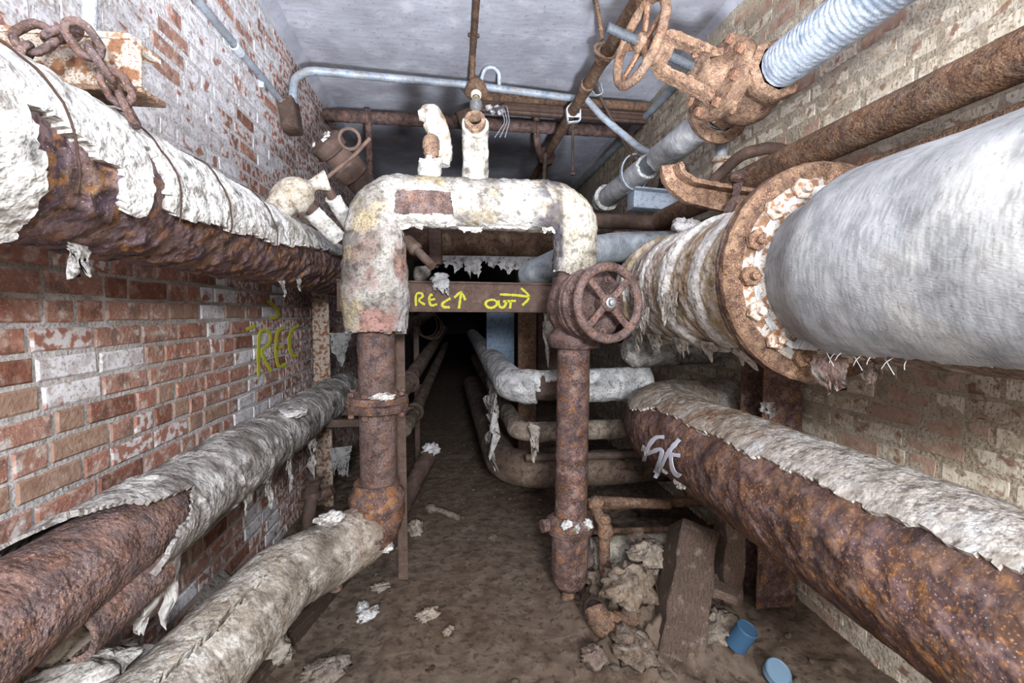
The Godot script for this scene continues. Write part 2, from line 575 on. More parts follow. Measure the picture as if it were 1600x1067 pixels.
func box(mb: MB, xf: Transform3D, size: Vector3, bev: float, given: Color, wob := 0.0) -> void:
	var col := soft(given) if given.r < 0.999 and given.r > given.b * 1.12 else given
	var h := size / 2.0
	var id := {}
	for sx in [-1, 1]:
		for sy in [-1, 1]:
			for sz in [-1, 1]:
				for ax in 3:
					var p := Vector3(sx * (h.x - bev), sy * (h.y - bev), sz * (h.z - bev))
					p[ax] = [sx, sy, sz][ax] * h[ax]
					var at := xf * p
					if wob > 0.0:
						at += Vector3(SN.get_noise_3dv(at * 9.0 + Vector3(5, 0, 0)), SN.get_noise_3dv(at * 9.0), SN.get_noise_3dv(at * 9.0 + Vector3(0, 7, 0))) * wob
					id[[sx, sy, sz, ax]] = mb.vert(at, col)
	for ax in 3:
		var b := (ax + 1) % 3
		var d := (ax + 2) % 3
		for s in [-1, 1]:
			var q := []
			for e in [[-1, -1], [1, -1], [1, 1], [-1, 1]]:
				var k := [0, 0, 0, ax]
				k[ax] = s; k[b] = e[0]; k[d] = e[1]
				q.append(id[k])
			if s > 0: mb.quad(q[0], q[1], q[2], q[3])
			else: mb.quad(q[3], q[2], q[1], q[0])
		for sb in [-1, 1]:           # the chamfers along this axis
			for sd in [-1, 1]:
				var q := []
				for e in [[-1, b], [1, b], [1, d], [-1, d]]:
					var k := [0, 0, 0, e[1]]
					k[ax] = e[0]; k[b] = sb; k[d] = sd
					q.append(id[k])
				if sb * sd < 0: mb.quad(q[0], q[1], q[2], q[3])
				else: mb.quad(q[3], q[2], q[1], q[0])
	for sx in [-1, 1]:
		for sy in [-1, 1]:
			for sz in [-1, 1]:
				var a: int = id[[sx, sy, sz, 0]]
				var b: int = id[[sx, sy, sz, 1]]
				var d: int = id[[sx, sy, sz, 2]]
				if sx * sy * sz > 0: mb.tri(a, b, d)
				else: mb.tri(a, d, b)


func bar(mb: MB, a: Vector3, b: Vector3, w: float, h: float, up: Vector3, bev: float, col: Color, wob := 0.0) -> void:
	var z := (b - a).normalized()
	var x := up.cross(z).normalized()
	box(mb, Transform3D(Basis(x, z.cross(x), z), (a + b) / 2), Vector3(w, h, a.distance_to(b)), bev, col, wob)


func timber(called: String, label: String, p: Vector3, q: Vector3, w: float, h: float, face_to: Vector3, tint: Color, wob := 0.01) -> MeshInstance3D:
	var y := (q - p).normalized()
	var x := y.cross(face_to).normalized()
	var mb := MB.new()
	var n := 9
	var l := p.distance_to(q)
	var sec := [[-1, -0.94], [-0.94, -1], [0.94, -1], [1, -0.94], [1, 0.94], [0.94, 1], [-0.94, 1], [-1, 0.94]]
	for i in n:
		for e in 2:
			for k in 8:
				var s: Array = sec[k]
				var t: Array = sec[(k + 1) % 8]
				var u: Array = s if e == 0 else t
				var at := Vector3(u[0] * w / 2, l * i / (n - 1.0), u[1] * h / 2)
				at += Vector3(SN.get_noise_3dv(at * 7.0 + p * 3.0), 0.4 * SN.get_noise_3dv(at * 11.0 + p), SN.get_noise_3dv(at * 8.0 - p * 2.0)) * wob
				mb.vert(at, tint * (0.9 + 0.25 * SN.get_noise_3dv(at * 6.0 + p)))
	for i in n - 1:
		for k in 8:
			var o := i * 16 + k
			mb.quad(o + 8, o, o + 16, o + 24)
	for e in 2:
		var o := (n - 1) * 16 if e == 1 else 0
		var cap := mb.vert(Vector3(0, l * e, 0), tint * 0.9)
		for k in 8:
			if e == 1: mb.tri(cap, o + 8 + k, o + k)
			else: mb.tri(cap, o + k, o + 8 + k)
	var m := MeshInstance3D.new()
	m.name = called
	m.mesh = mb.mesh(Vector3.ZERO)
	m.material_override = M["wood"]
	m.transform = Transform3D(Basis(x, y, x.cross(y)), p)
	add_child(m, true)
	tag(m, label, "timber")
	return m


# a prism with flat sides (nuts, bolts) along the y axis of xf
func prism(mb: MB, xf: Transform3D, r: float, h: float, sides: int, col: Color) -> void:
	var bev := r * 0.12
	for j in sides:
		var a := TAU * j / sides
		var b := TAU * (j + 1) / sides
		var p := Vector3(cos(a), 0, -sin(a))
		var q := Vector3(cos(b), 0, -sin(b))
		var up := Vector3(0, h - bev, 0)
		mb.face(xf * (p * r), xf * (q * r), xf * (q * r + up), xf * (p * r + up), col)
		mb.face(xf * (p * r + up), xf * (q * r + up), xf * (q * (r - bev) + Vector3(0, h, 0)), xf * (p * (r - bev) + Vector3(0, h, 0)), col)
		mb.face(xf * (p * (r - bev) + Vector3(0, h, 0)), xf * (q * (r - bev) + Vector3(0, h, 0)), xf * Vector3(0, h, 0), xf * Vector3(0, h, 0), col)


func hoop(mb: MB, o: Vector3, axis: Vector3, R: float, r: float, segs: int, f: Callable) -> void:
	var t := axis_at(o, axis)
	var path := PackedVector3Array()
	for k in segs:
		var a := TAU * k / segs
		path.append(t * Vector3(R * cos(a), 0, -R * sin(a)))
	# frames of a ring, kept square to the axis
	var k0 := mb.v.size()
	var sides := 12
	for i in segs:
		var out := (path[i] - o).normalized()
		for j in sides:
			var b := TAU * j / sides
			var d := out * cos(b) + t.basis.y * sin(b)
			mb.vert(path[i] + d * float(f.call(0.0, b, path[i] + d * r)), oc)
	for i in segs:
		for j in sides:
			mb.quad(k0 + i * sides + j, k0 + ((i + 1) % segs) * sides + j, k0 + ((i + 1) % segs) * sides + (j + 1) % sides, k0 + i * sides + (j + 1) % sides)


func lump(mb: MB, o: Vector3, rad: Vector3, turn: float, sd: float, rough: float, f: Callable, nu := 22, nv := 14) -> void:
	var bs := Basis(Vector3.UP, turn)
	var k0 := mb.v.size()
	for i in nv + 1:
		var th := PI * i / nv
		for j in nu:
			var ph := TAU * j / nu
			var d := Vector3(sin(th) * cos(ph), cos(th), -sin(th) * sin(ph))
			var k := 1.0 + rough * (FB.get_noise_3dv(d * 1.3 + Vector3(sd, sd * 2.0, -sd)) + 0.5 * SN.get_noise_3dv(d * 4.0 + Vector3(sd, 0, sd)))
			var at := o + bs * (d * rad * k)
			f.call(0.0, 0.0, at)
			mb.vert(at, oc)
	for i in nv:
		for j in nu:
			mb.quad(k0 + (i + 1) * nu + j, k0 + (i + 1) * nu + (j + 1) % nu, k0 + i * nu + (j + 1) % nu, k0 + i * nu + j)


# a torn sheet that hangs from the line a-b: two faces, edges, ragged lower end
func rag(mb: MB, a: Vector3, b: Vector3, fall: Vector3, nx: int, ny: int, sd: float, taper: float, f: Callable, thick := 0.004) -> void:
	var across := (b - a).normalized()
	var out := across.cross(fall.normalized()).normalized()
	var k0 := mb.v.size()
	nx *= 2
	for side in 2:
		for i in nx + 1:
			var u := float(i) / nx
			var env := pow(sin(PI * clampf(u * 0.9 + 0.05, 0, 1)), taper) if taper > 0.0 else 1.0
			var l := maxf(0.06, env * (0.68 + 0.6 * FB.get_noise_2d(u * 2.2 + sd, sd * 3.0)) + 0.09 * SN.get_noise_2d(u * 9.0, sd))
			for j in ny + 1:
				var w := float(j) / ny
				var squeeze := 1.0 - 0.25 * w
				var at := a + across * a.distance_to(b) * (0.5 + (u - 0.5) * squeeze) + fall * l * w
				at += out * (0.1 * fall.length() * SN.get_noise_3dv(at * 12.0 + Vector3(sd, 0, 0)) * (0.2 + w) + (thick * 0.5 if side == 0 else -thick * 0.5))
				at += across * 0.025 * SN.get_noise_2d(w * 6.0, sd + u * 2.0) * w
				f.call(0.0, 0.0, at)
				mb.vert(at, oc)
	var row := ny + 1
	var back := (nx + 1) * row
	for i in nx:
		for j in ny:
			var p := k0 + i * row + j
			mb.quad(p, p + 1, p + row + 1, p + row)
			mb.quad(p + back, p + back + row, p + back + row + 1, p + back + 1)
		for j in [0, ny]:
			var p := k0 + i * row + int(j)
			if j == 0: mb.quad(p, p + row, p + back + row, p + back)
			else: mb.quad(p + row, p, p + back, p + back + row)
	for j in ny:
		var p := k0 + j
		mb.quad(p + 1, p, p + back, p + back + 1)
		p = k0 + nx * row + j
		mb.quad(p, p + 1, p + back + 1, p + back)


# brush strokes: thin raised paint laid on a surface given by at(u, v) -> [point, normal]
func strokes(lines: Array, at: Callable, width: float) -> MB:
	var mb := MB.new()
	for l in lines:
		var flat := PackedVector3Array()
		for p in l:
			flat.append(Vector3(p[0], p[1], 0))
		for pass_ in 2:
			var cut := PackedVector3Array([flat[0]])
			for i in flat.size() - 1:
				if i > 0: cut.append(flat[i].lerp(flat[i + 1], 0.25))
				if i < flat.size() - 2: cut.append(flat[i].lerp(flat[i + 1], 0.75))
			cut.append(flat[-1])
			flat = cut
		var pts := PackedVector3Array([flat[0]])
		for i in range(1, flat.size()):
			var n := maxi(1, int(flat[i].distance_to(flat[i - 1]) / (width * 0.5)))
			for k in n:
				pts.append(flat[i - 1].lerp(flat[i], (k + 1.0) / n))
		var last := -1
		for i in pts.size():
			var t := (pts[mini(i + 1, pts.size() - 1)] - pts[maxi(i - 1, 0)]).normalized()
			var s := Vector3(-t.y, t.x, 0) * width * 0.5 * (1.0 + 0.35 * SN.get_noise_2d(pts[i].x * 60.0, pts[i].y * 60.0 + i * 0.7))
			var k := mb.v.size()
			for e in 4:
				var q: Vector3 = pts[i] + s * [1.0, 0.9, -0.9, -1.0][e]
				var hit: Array = at.call(q.x, q.y)
				mb.vert(hit[0] + hit[1] * (0.0 if e in [0, 3] else 0.0025), Color.WHITE)
			if last >= 0:
				for e in 3:
					mb.quad(last + e + 1, last + e, k + e, k + e + 1)
			last = k
	return mb


# ---------------------------------------------------------------- surface functions

func plainf(r: float, col := Color.WHITE) -> Callable:
	return func(_s: float, _a: float, _q: Vector3) -> float:
		oc = col
		return r


func rustf(r: float, amp: float, given := Color(0.9, 0.88, 0.86)) -> Callable:
	var tint := soft(given)
	return func(_s: float, _a: float, q: Vector3) -> float:
		var k := FB.get_noise_3dv(q * 7.0)
		var o := SN.get_noise_3dv(q * 16.0 + Vector3(3, 1, 7))
		oc = tint * (0.82 + 0.4 * k)
		oc.r = minf(1.0, oc.r * (1.0 + 0.12 * o))
		oc.b *= 1.0 - 0.12 * o
		return r + amp * (FB.get_noise_3dv(q * 22.0) + 0.6 * SN.get_noise_3dv(q * 70.0))


# three tones blended by noise, with dark stains
func plasterf(r: float, amp: float, tones: Array, stain := 0.35, scale := 4.0) -> Callable:
	var c0: Color = lin(tones[0])
	var c1: Color = lin(tones[1])
	var c2: Color = lin(tones[2])
	return func(_s: float, _a: float, q: Vector3) -> float:
		var k := smoothstep(-0.15, 0.35, FB.get_noise_3dv(q * scale))
		var w := smoothstep(0.05, 0.45, FB.get_noise_3dv(q * scale * 1.7 + Vector3(9, 4, 2)))
		oc = c0.lerp(c1, k).lerp(c2, w)
		var d := smoothstep(0.2, 0.55, FB.get_noise_3dv(q * scale * 2.6 + Vector3(1, 8, 5)))
		oc = oc.lerp(lin("5a5450"), d * stain)
		return r + amp * (FB.get_noise_3dv(q * 10.0) + 0.35 * FB.get_noise_3dv(q * 45.0))


func paper(tone: String) -> Callable:
	return plasterf(0.0, 0.0, [tone, tone, "8d8783"], 0.2, 12.0)


func steel(root: Node, called: String, path: PackedVector3Array, r: float, segs: int, material := "rust", amp := 0.002, tint := Color(0.9, 0.88, 0.86), caps := 3) -> MeshInstance3D:
	var mb := MB.new()
	tube(mb, path, r, segs, rustf(r, amp, tint), caps)
	return part(mb, called, material, root)


func ramp(x: float, pts: Array) -> float:
	if x <= pts[0][0]: return pts[0][1]
	for i in range(1, pts.size()):
		if x < pts[i][0]:
			return lerpf(pts[i - 1][1], pts[i][1], (x - pts[i - 1][0]) / (pts[i][0] - pts[i - 1][0]))
	return pts[-1][1]


func aa(a: float) -> float:     # angle in degrees, -180 .. 180, 0 straight up
	var d := rad_to_deg(a)
	return d - 360.0 if d > 180.0 else d


# ---------------------------------------------------------------- the tunnel

# a sheet of n x m cells over o + u*i + v*j, pushed out along its normal by h(q); closed at the back by `depth`
func slab(mb: MB, o: Vector3, u: Vector3, v: Vector3, n: int, m: int, depth: float, h: Callable) -> void:
	var nrm := u.cross(v).normalized()
	var k0 := mb.v.size()
	for i in n + 1:
		for j in m + 1:
			var q := o + u * (float(i) / n) + v * (float(j) / m)
			var d: float = h.call(q)
			mb.vert(q + nrm * d, oc)
	for i in n:
		for j in m:
			var p := k0 + i * (m + 1) + j
			mb.quad(p, p + m + 1, p + m + 2, p + 1)
	var c := Color(0.5, 0.5, 0.5)
	var b := -nrm * depth
	mb.face(o + b, o + v + b, o + u + v + b, o + u + b, c)
	mb.face(o, o + v, o + v + b, o + b, c)
	mb.face(o + u + v, o + u, o + u + b, o + u + v + b, c)
	mb.face(o + v, o + u + v, o + u + v + b, o + v + b, c)
	mb.face(o + u, o, o + b, o + u + b, c)


func build_shell() -> void:
	var z0 := 3.6
	var zl := 16.0
	var mb := MB.new()
	# floor: trodden dirt, a little lower left of the plate edge
	slab(mb, Vector3(XL - 0.1, 0, -4.6), Vector3(XR - XL + 0.2, 0, 0), Vector3(0, 0, -(zl - z0 - 4.6)), 40, 60, 0.3, floor_h)
	slab(mb, Vector3(XL - 0.1, 0, z0), Vector3(XR - XL + 0.2, 0, 0), Vector3(0, 0, -4.6 - z0), 130, 300, 0.3, floor_h)
	struct(mb, "floor", "dirt")
	# ceiling in two bays
	mb = MB.new()
	slab(mb, Vector3(XL - 0.1, YC, -4.55), Vector3(XR - XL + 0.2, 0, 0), Vector3(0, 0, 4.55 + z0), 60, 120, 0.3, func(q: Vector3) -> float:
		var k := FB.get_noise_3dv(q * 1.3)
		oc = Color(0.86, 0.86, 0.87) * (0.95 + 0.25 * k)
		return 0.012 * FB.get_noise_3dv(q * Vector3(1.2, 1, 3)))
	struct(mb, "ceiling", "ceiling_plaster")
	mb = MB.new()
	slab(mb, Vector3(XL - 0.1, YC - 0.012, -zl + z0), Vector3(XR - XL + 0.2, 0, 0), Vector3(0, 0, zl - z0 - 4.55), 30, 60, 0.3, func(q: Vector3) -> float:
		oc = Color(0.95, 0.96, 1.0) * (0.95 + 0.25 * FB.get_noise_3dv(q * 1.3))
		return 0.012 * FB.get_noise_3dv(q * Vector3(1.2, 1, 3)))
	struct(mb, "ceiling_bay", "ceiling_plaster")
	# the tunnel goes on beyond, plain
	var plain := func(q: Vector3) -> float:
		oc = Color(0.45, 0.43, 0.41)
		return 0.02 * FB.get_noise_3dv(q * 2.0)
	var ze := -zl + z0
	for k in 4:
		mb = MB.new()
		match k:
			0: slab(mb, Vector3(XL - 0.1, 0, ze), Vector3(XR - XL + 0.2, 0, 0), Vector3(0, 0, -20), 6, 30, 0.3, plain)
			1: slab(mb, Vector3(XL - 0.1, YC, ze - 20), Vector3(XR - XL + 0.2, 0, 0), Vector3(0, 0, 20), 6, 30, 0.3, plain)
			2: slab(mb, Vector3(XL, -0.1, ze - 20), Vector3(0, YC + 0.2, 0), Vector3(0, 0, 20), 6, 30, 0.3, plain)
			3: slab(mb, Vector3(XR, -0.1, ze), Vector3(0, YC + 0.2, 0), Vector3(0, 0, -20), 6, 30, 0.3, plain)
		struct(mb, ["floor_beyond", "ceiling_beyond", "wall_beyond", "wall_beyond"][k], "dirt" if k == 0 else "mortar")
	# end walls
	mb = MB.new()
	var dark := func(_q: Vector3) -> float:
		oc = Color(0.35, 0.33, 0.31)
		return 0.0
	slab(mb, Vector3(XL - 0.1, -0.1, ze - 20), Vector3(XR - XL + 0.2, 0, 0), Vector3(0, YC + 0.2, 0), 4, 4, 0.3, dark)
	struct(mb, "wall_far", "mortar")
	mb = MB.new()
	slab(mb, Vector3(XR + 0.1, -0.1, z0), Vector3(XL - XR - 0.2, 0, 0), Vector3(0, YC + 0.2, 0), 4, 4, 0.3, dark)
	struct(mb, "wall_back", "mortar")
	# left wall: a mortar bed with bricks a few millimetres proud
	mb = MB.new()
	slab(mb, Vector3(XL - 0.001, -0.1, -zl + z0), Vector3(0, YC + 0.2, 0), Vector3(0, 0, zl), 110, 500, 0.3, func(q: Vector3) -> float:
		var up := smoothstep(1.75, 2.05, q.y)
		var k := FB.get_noise_3dv(q * 2.2)
		oc = lin("bcb6b1").lerp(lin("ededf0"), clampf(0.4 + 0.6 * up + 0.9 * k, 0, 1))
		return 0.005 * FB.get_noise_3dv(q * 9.0) + 0.003 * up)
	var wl := struct(mb, "wall_left", "mortar")
	mb = MB.new()
	slab(mb, Vector3(XR - 0.0012, -0.1, z0), Vector3(0, YC + 0.2, 0), Vector3(0, 0, -zl), 90, 400, 0.3, func(q: Vector3) -> float:
		oc = lin("d2c3ab").lerp(lin("eadfcc"), clampf(0.5 + 1.2 * FB.get_noise_3dv(q * 2.2), 0, 1))
		return 0.004 * FB.get_noise_3dv(q * 9.0) + 0.002)
	var wr := struct(mb, "wall_right", "mortar")
	lay_bricks(wl, true)
	lay_bricks(wr, false)
	# the plaster fillets between walls and ceiling
	for s in 2:
		mb = MB.new()
		var x := XL if s == 0 else XR
		slab(mb, Vector3(x, YC - (0.075 if s == 0 else 0.05), -12.3 if s == 0 else 2.5), Vector3(0.07 if s == 0 else -0.05, 0.09 if s == 0 else 0.06, 0), Vector3(0, 0, 14.8 if s == 0 else -14.8), 4, 220, 0.02, func(q: Vector3) -> float:
			oc = Color(0.8, 0.8, 0.82) * (0.9 + 0.2 * FB.get_noise_3dv(q * 4.0))
			return 0.012 * FB.get_noise_3dv(q * 7.0))
		struct(mb, "trim_1" if s == 0 else "trim_2", "ceiling_plaster")


func floor_h(q: Vector3) -> float:
	var edge := -0.31 - 0.11 * (-q.z - 1.75)
	var k := FB.get_noise_3dv(q * 2.0)
	var left := smoothstep(edge + 0.006, edge - 0.006, q.x)
	oc = lin("d2c8be").lerp(lin("bfb0a2"), clampf(0.5 + k, 0, 1)).lerp(lin("c9c4bc"), left * 0.5)
	var side := smoothstep(0.35, 0.9, q.x) * 0.03 + smoothstep(-0.45, -0.9, q.x) * 0.03
	side += 0.11 * exp(-(pow(q.x - 0.8, 2.0) / 0.04 + pow(q.z + 2.0, 2.0) / 0.12)) + 0.07 * exp(-(pow(q.x - 0.95, 2.0) / 0.06 + pow(q.z + 1.9, 2.0) / 0.1))
	return 0.012 * k + 0.006 * FB.get_noise_3dv(q * 12.0) - left * 0.022 + side * (1.0 + 0.8 * FB.get_noise_3dv(q * 5.0) + 0.5 * FB.get_noise_3dv(q * 16.0))


func brick_mesh(len: float, sd: int) -> ArrayMesh:       # front towards +x, long along z, 18 triangles
	var mb := MB.new()
	var h := 0.0305
	var l := len / 2.0
	var b := 0.0055
	var c := Color.WHITE
	var r := RandomNumberGenerator.new()
	r.seed = sd
	var f := []
	var g := []
	var o := []
	for e in [[-1, 1], [1, 1], [1, -1], [-1, -1]]:       # (y, z) corners, counter-clockwise seen from +x
		var jy := r.randf_range(-0.0025, 0.0025)
		var jz := r.randf_range(-0.003, 0.003)
		f.append(Vector3(0.0042 + r.randf_range(-0.0015, 0.0015), e[0] * (h - b) + jy, e[1] * (l - b) + jz))
		g.append(Vector3(0.0, e[0] * h + jy, e[1] * l + jz))
		o.append(Vector3(-0.02, e[0] * h + jy, e[1] * l + jz))
	mb.face(f[0], f[3], f[2], f[1], c)
	for k in 4:
		var n := (k + 1) % 4
		mb.face(f[k], f[n], g[n], g[k], c)
		mb.face(g[k], g[n], o[n], o[k], c)
	return mb.mesh(Vector3.ZERO)


func lay_bricks(wall: Node3D, left: bool) -> void:
	var meshes := {}
	for v in 3:
		meshes[Vector2i(0, v)] = brick_mesh(0.198, 100 + v)
		meshes[Vector2i(1, v)] = brick_mesh(0.094, 200 + v)
	var spots := []
	var r := RandomNumberGenerator.new()
	r.seed = 4 if left else 9
	var x := XL if left else XR
	for course in 43:
		var y := 0.035 + course * 0.0762
		if y > YC - 0.06: break
		var z := 0.5 + r.randf() * 0.3
		while z < 5.2:
			var kind := 1 if r.randf() < (0.3 if left else 0.12) else 0
			var len := 0.097 if kind == 1 else 0.2
			var zc := z + len / 2
			z += len + 0.012
			var e := rad_to_deg(atan2(y - EYE, absf(x)))
			var seen_ := (e > 24.0 or (e < 10.0 and e > -31.0) or e < -38.0) if left else (e > 17.0 or (e < -2.0 and e > -22.0) or e < -35.0)
			var px := 712.0 + F * x / zc
			var py := 490.0 - F * (y - EYE) / zc
			var inside := px > -60 and px < 1660 and py > -60 and py < 1120
			var area := absf(x) * len * 0.075 / pow(zc, 3) if seen_ and inside and zc < 4.3 else 0.0
			spots.append([area, Vector3(x, y, -zc), kind, r.randi() % 3, r.randf(), r.randf()])
	spots.sort_custom(func(a, b): return a[0] > b[0])
	var rest := MB.new()
	for i in spots.size():
		var p: Vector3 = spots[i][1]
		var w: float = spots[i][4]
		var material := "brick_red"
		if left:
			var up := smoothstep(1.85, 2.05, p.y)
			var far := smoothstep(-1.7, -3.0, p.z)
			var k := w + 0.9 * SN.get_noise_3dv(p * 2.1)
			var cover := 0.1 + 0.62 * up + 0.3 * far * (1.0 - up)
			material = "brick_washed" if k < cover else "brick_half" if k < cover + 0.16 else ["brick_red", "brick_pale", "brick_dark", "brick_red", "brick_pale", "brick_brown"][int(spots[i][5] * 5.99)]
			if up > 0.5 and material == "brick_brown": material = "brick_red"
		else:
			material = "cream_bare" if w + 0.5 * SN.get_noise_3dv(p * 1.7) < 0.28 else "cream_brick"
		var xf := Transform3D(Basis(Vector3.UP, 0.0 if left else PI), p + Vector3(0, (spots[i][5] - 0.5) * 0.005, 0))
		if i < 300 and spots[i][0] > 0.0:
			var o := MeshInstance3D.new()
			o.name = "brick"
			o.mesh = meshes[Vector2i(spots[i][2], spots[i][3])]
			o.material_override = M[material]
			o.transform = xf.translated(-wall.position)
			wall.add_child(o, true)
		else:
			var half := 0.1 if spots[i][2] == 0 else 0.0485
			box(rest, Transform3D(Basis(), p + Vector3(-0.008 if left else 0.008, 0, 0)), Vector3(0.024, 0.064, half * 2), 0.003, Color(1, 1, 1) if w > 0.5 else Color(0.75, 0.72, 0.7))
	var o := part(rest, "brickwork", "brick_half" if left else "cream_brick", wall)
	tag(o, "", "", "", "stuff")
	if left:
		# sprayed letters on the bricks
		var on_wall := func(u: float, v: float) -> Array:
			var q := W(u, v, 2.4)
			var z := 2.4 * (XL + 0.007) / q.x
			return [W(u, v, z), Vector3.RIGHT]
		var letters := [[[[404, 588], [403, 518], [416, 514], [424, 524], [420, 540], [405, 548], [424, 581]], [[445, 512], [431, 517], [432, 577], [448, 568]], [[432, 545], [443, 541]], [[466, 509], [455, 514], [451, 535], [455, 556], [465, 555]]],
			[[[417, 470], [432, 480], [436, 496], [420, 498]], [[384, 515], [398, 509]]]]
		for k in 2:
			part(wall_paint(letters[k], on_wall), "painted_letters" if k == 0 else "painted_arrow", "paint_yellow", wall)


func wall_paint(lines: Array, at: Callable) -> MB:
	return strokes(lines, at, 5.0)


# ---------------------------------------------------------------- the big pipe on the left wall

func build_upper_left_pipe() -> void:
	var c := V(-0.80, 0.277, 0)
	var t := thing("steam_pipe", "large rusted pipe under thick white flaking insulation high on the left brick wall", "pipe", c + Vector3(0, 0, -0.3))
	var path := route([c + Vector3(0, 0, -0.3), c + Vector3(0, 0, -3.5)], 0.1, 0.011)
	var mb := MB.new()
	var rf := func(s: float, a: float, q: Vector3) -> float:
		var k := FB.get_noise_3dv(q * 5.0)
		var o := FB.get_noise_3dv(q * 9.0 + Vector3(4, 4, 1))
		oc = Color(0.9, 0.86, 0.94) * clampf(0.95 + 0.6 * k, 0.5, 1.05)
		if s > 0.85: oc = oc.lerp(Color(0.8, 0.7, 0.66), 0.6)
		if o > 0.15: oc = oc.lerp(Color(1, 0.88, 0.66), clampf((o - 0.15) * 4.0, 0, 0.8))
		var scale_ := maxf(0, FB.get_noise_3dv(Vector3(q.x * 14.0, q.y * 14.0, q.z * 7.0)))
		return 0.146 + 0.02 * scale_ + 0.006 * RN.get_noise_3dv(q * 12.0) + 0.003 * FB.get_noise_3dv(q * 40.0)
	tube(mb, path, 0.146, 110, rf)
	part(mb, "steel_pipe", "rust_flaked", t)
	mb = MB.new()
	var white := func(s: float, a: float, q: Vector3) -> float:
		var k := FB.get_noise_3dv(q * 5.0)
		var low := smoothstep(40.0, 100.0, absf(aa(a)))
		oc = lin("f0f2f4").lerp(lin("c9c6c3"), smoothstep(0.05, 0.45, k))
		var d := smoothstep(0.22, 0.5, FB.get_noise_3dv(Vector3(q.x * 12.0, q.y * 12.0, q.z * 6.0) + Vector3(2, 2, 2)))
		oc = oc.lerp(lin("4f4a4a"), d * 0.7)
		if s > 1.6: oc = oc.lerp(lin("b8b0a8"), 0.4)
		return 0.172 + 0.012 * FB.get_noise_3dv(q * 8.0) + 0.006 * FB.get_noise_3dv(q * 38.0) - 0.004 * low
	var edge := [[0.5, 152], [0.73, 150], [0.76, 140], [0.785, 72], [0.835, 76], [0.94, 87], [0.995, 91], [1.01, 112], [1.06, 119], [1.072, 104], [1.08, 60], [1.13, 58], [1.145, 108], [1.34, 105], [1.58, 101], [1.8, 98], [2.09, 82], [2.53, 73], [3.5, 60]]
	var mask := func(_s: float, a: float, q: Vector3) -> float:
		var d := absf(aa(a)) if aa(a) > 0 else absf(aa(a)) * 0.8
		var b := ramp(-q.z, edge)
		var chunk := (0.79 + 0.00105 * maxf(0.0, d - 78.0) + q.z) * 40.0 - maxf(0.0, d - 158.0) * 0.2
		return maxf((b - d) / 20.0, chunk) + 0.4 * FB.get_noise_3dv(q * 10.0) + 0.1 * SN.get_noise_3dv(q * 30.0)
	shell(mb, path, 0.14, 0.172, 150, white, mask)
	part(mb, "insulation", "plaster", t)
	# loose flakes of plaster hanging from the underside, and wires round the lagging
	for d in [[1.02, 158, 0.07], [2.05, 150, 0.08], [2.2, 140, 0.07]]:
		mb = MB.new()
		var a := deg_to_rad(d[1])
		var o := c + Vector3(sin(a) * 0.15, cos(a) * 0.15, -d[0])
		rag(mb, o + Vector3(0, 0, 0.022), o + Vector3(0.004, -0.003, -0.022), Vector3(0.012, -d[2], 0.02), 7, 8, d[0], 0.7, paper("b9b9ba"))
		part(mb, "hanging_flake", "plaster", t)
	for z in [0.83, 1.12, 1.36, 1.7]:
		mb = MB.new()
		var p := PackedVector3Array()
		for k in 30:
			var a := deg_to_rad(-20.0 + k * 4.6)
			var rr := 0.177 + 0.012 * FB.get_noise_3dv((c + Vector3(sin(a), cos(a), 0) * 0.172 + Vector3(0, 0, -z)) * 8.0)
			p.append(c + Vector3(sin(a) * rr, cos(a) * rr, -z - 0.0016 * k))
		tube(mb, p, 0.0022, 6, plainf(0.0022, Color(0.45, 0.38, 0.35)))
		part(mb, "wire", "rust_plain", t)


# ---------------------------------------------------------------- the two low pipes on the left

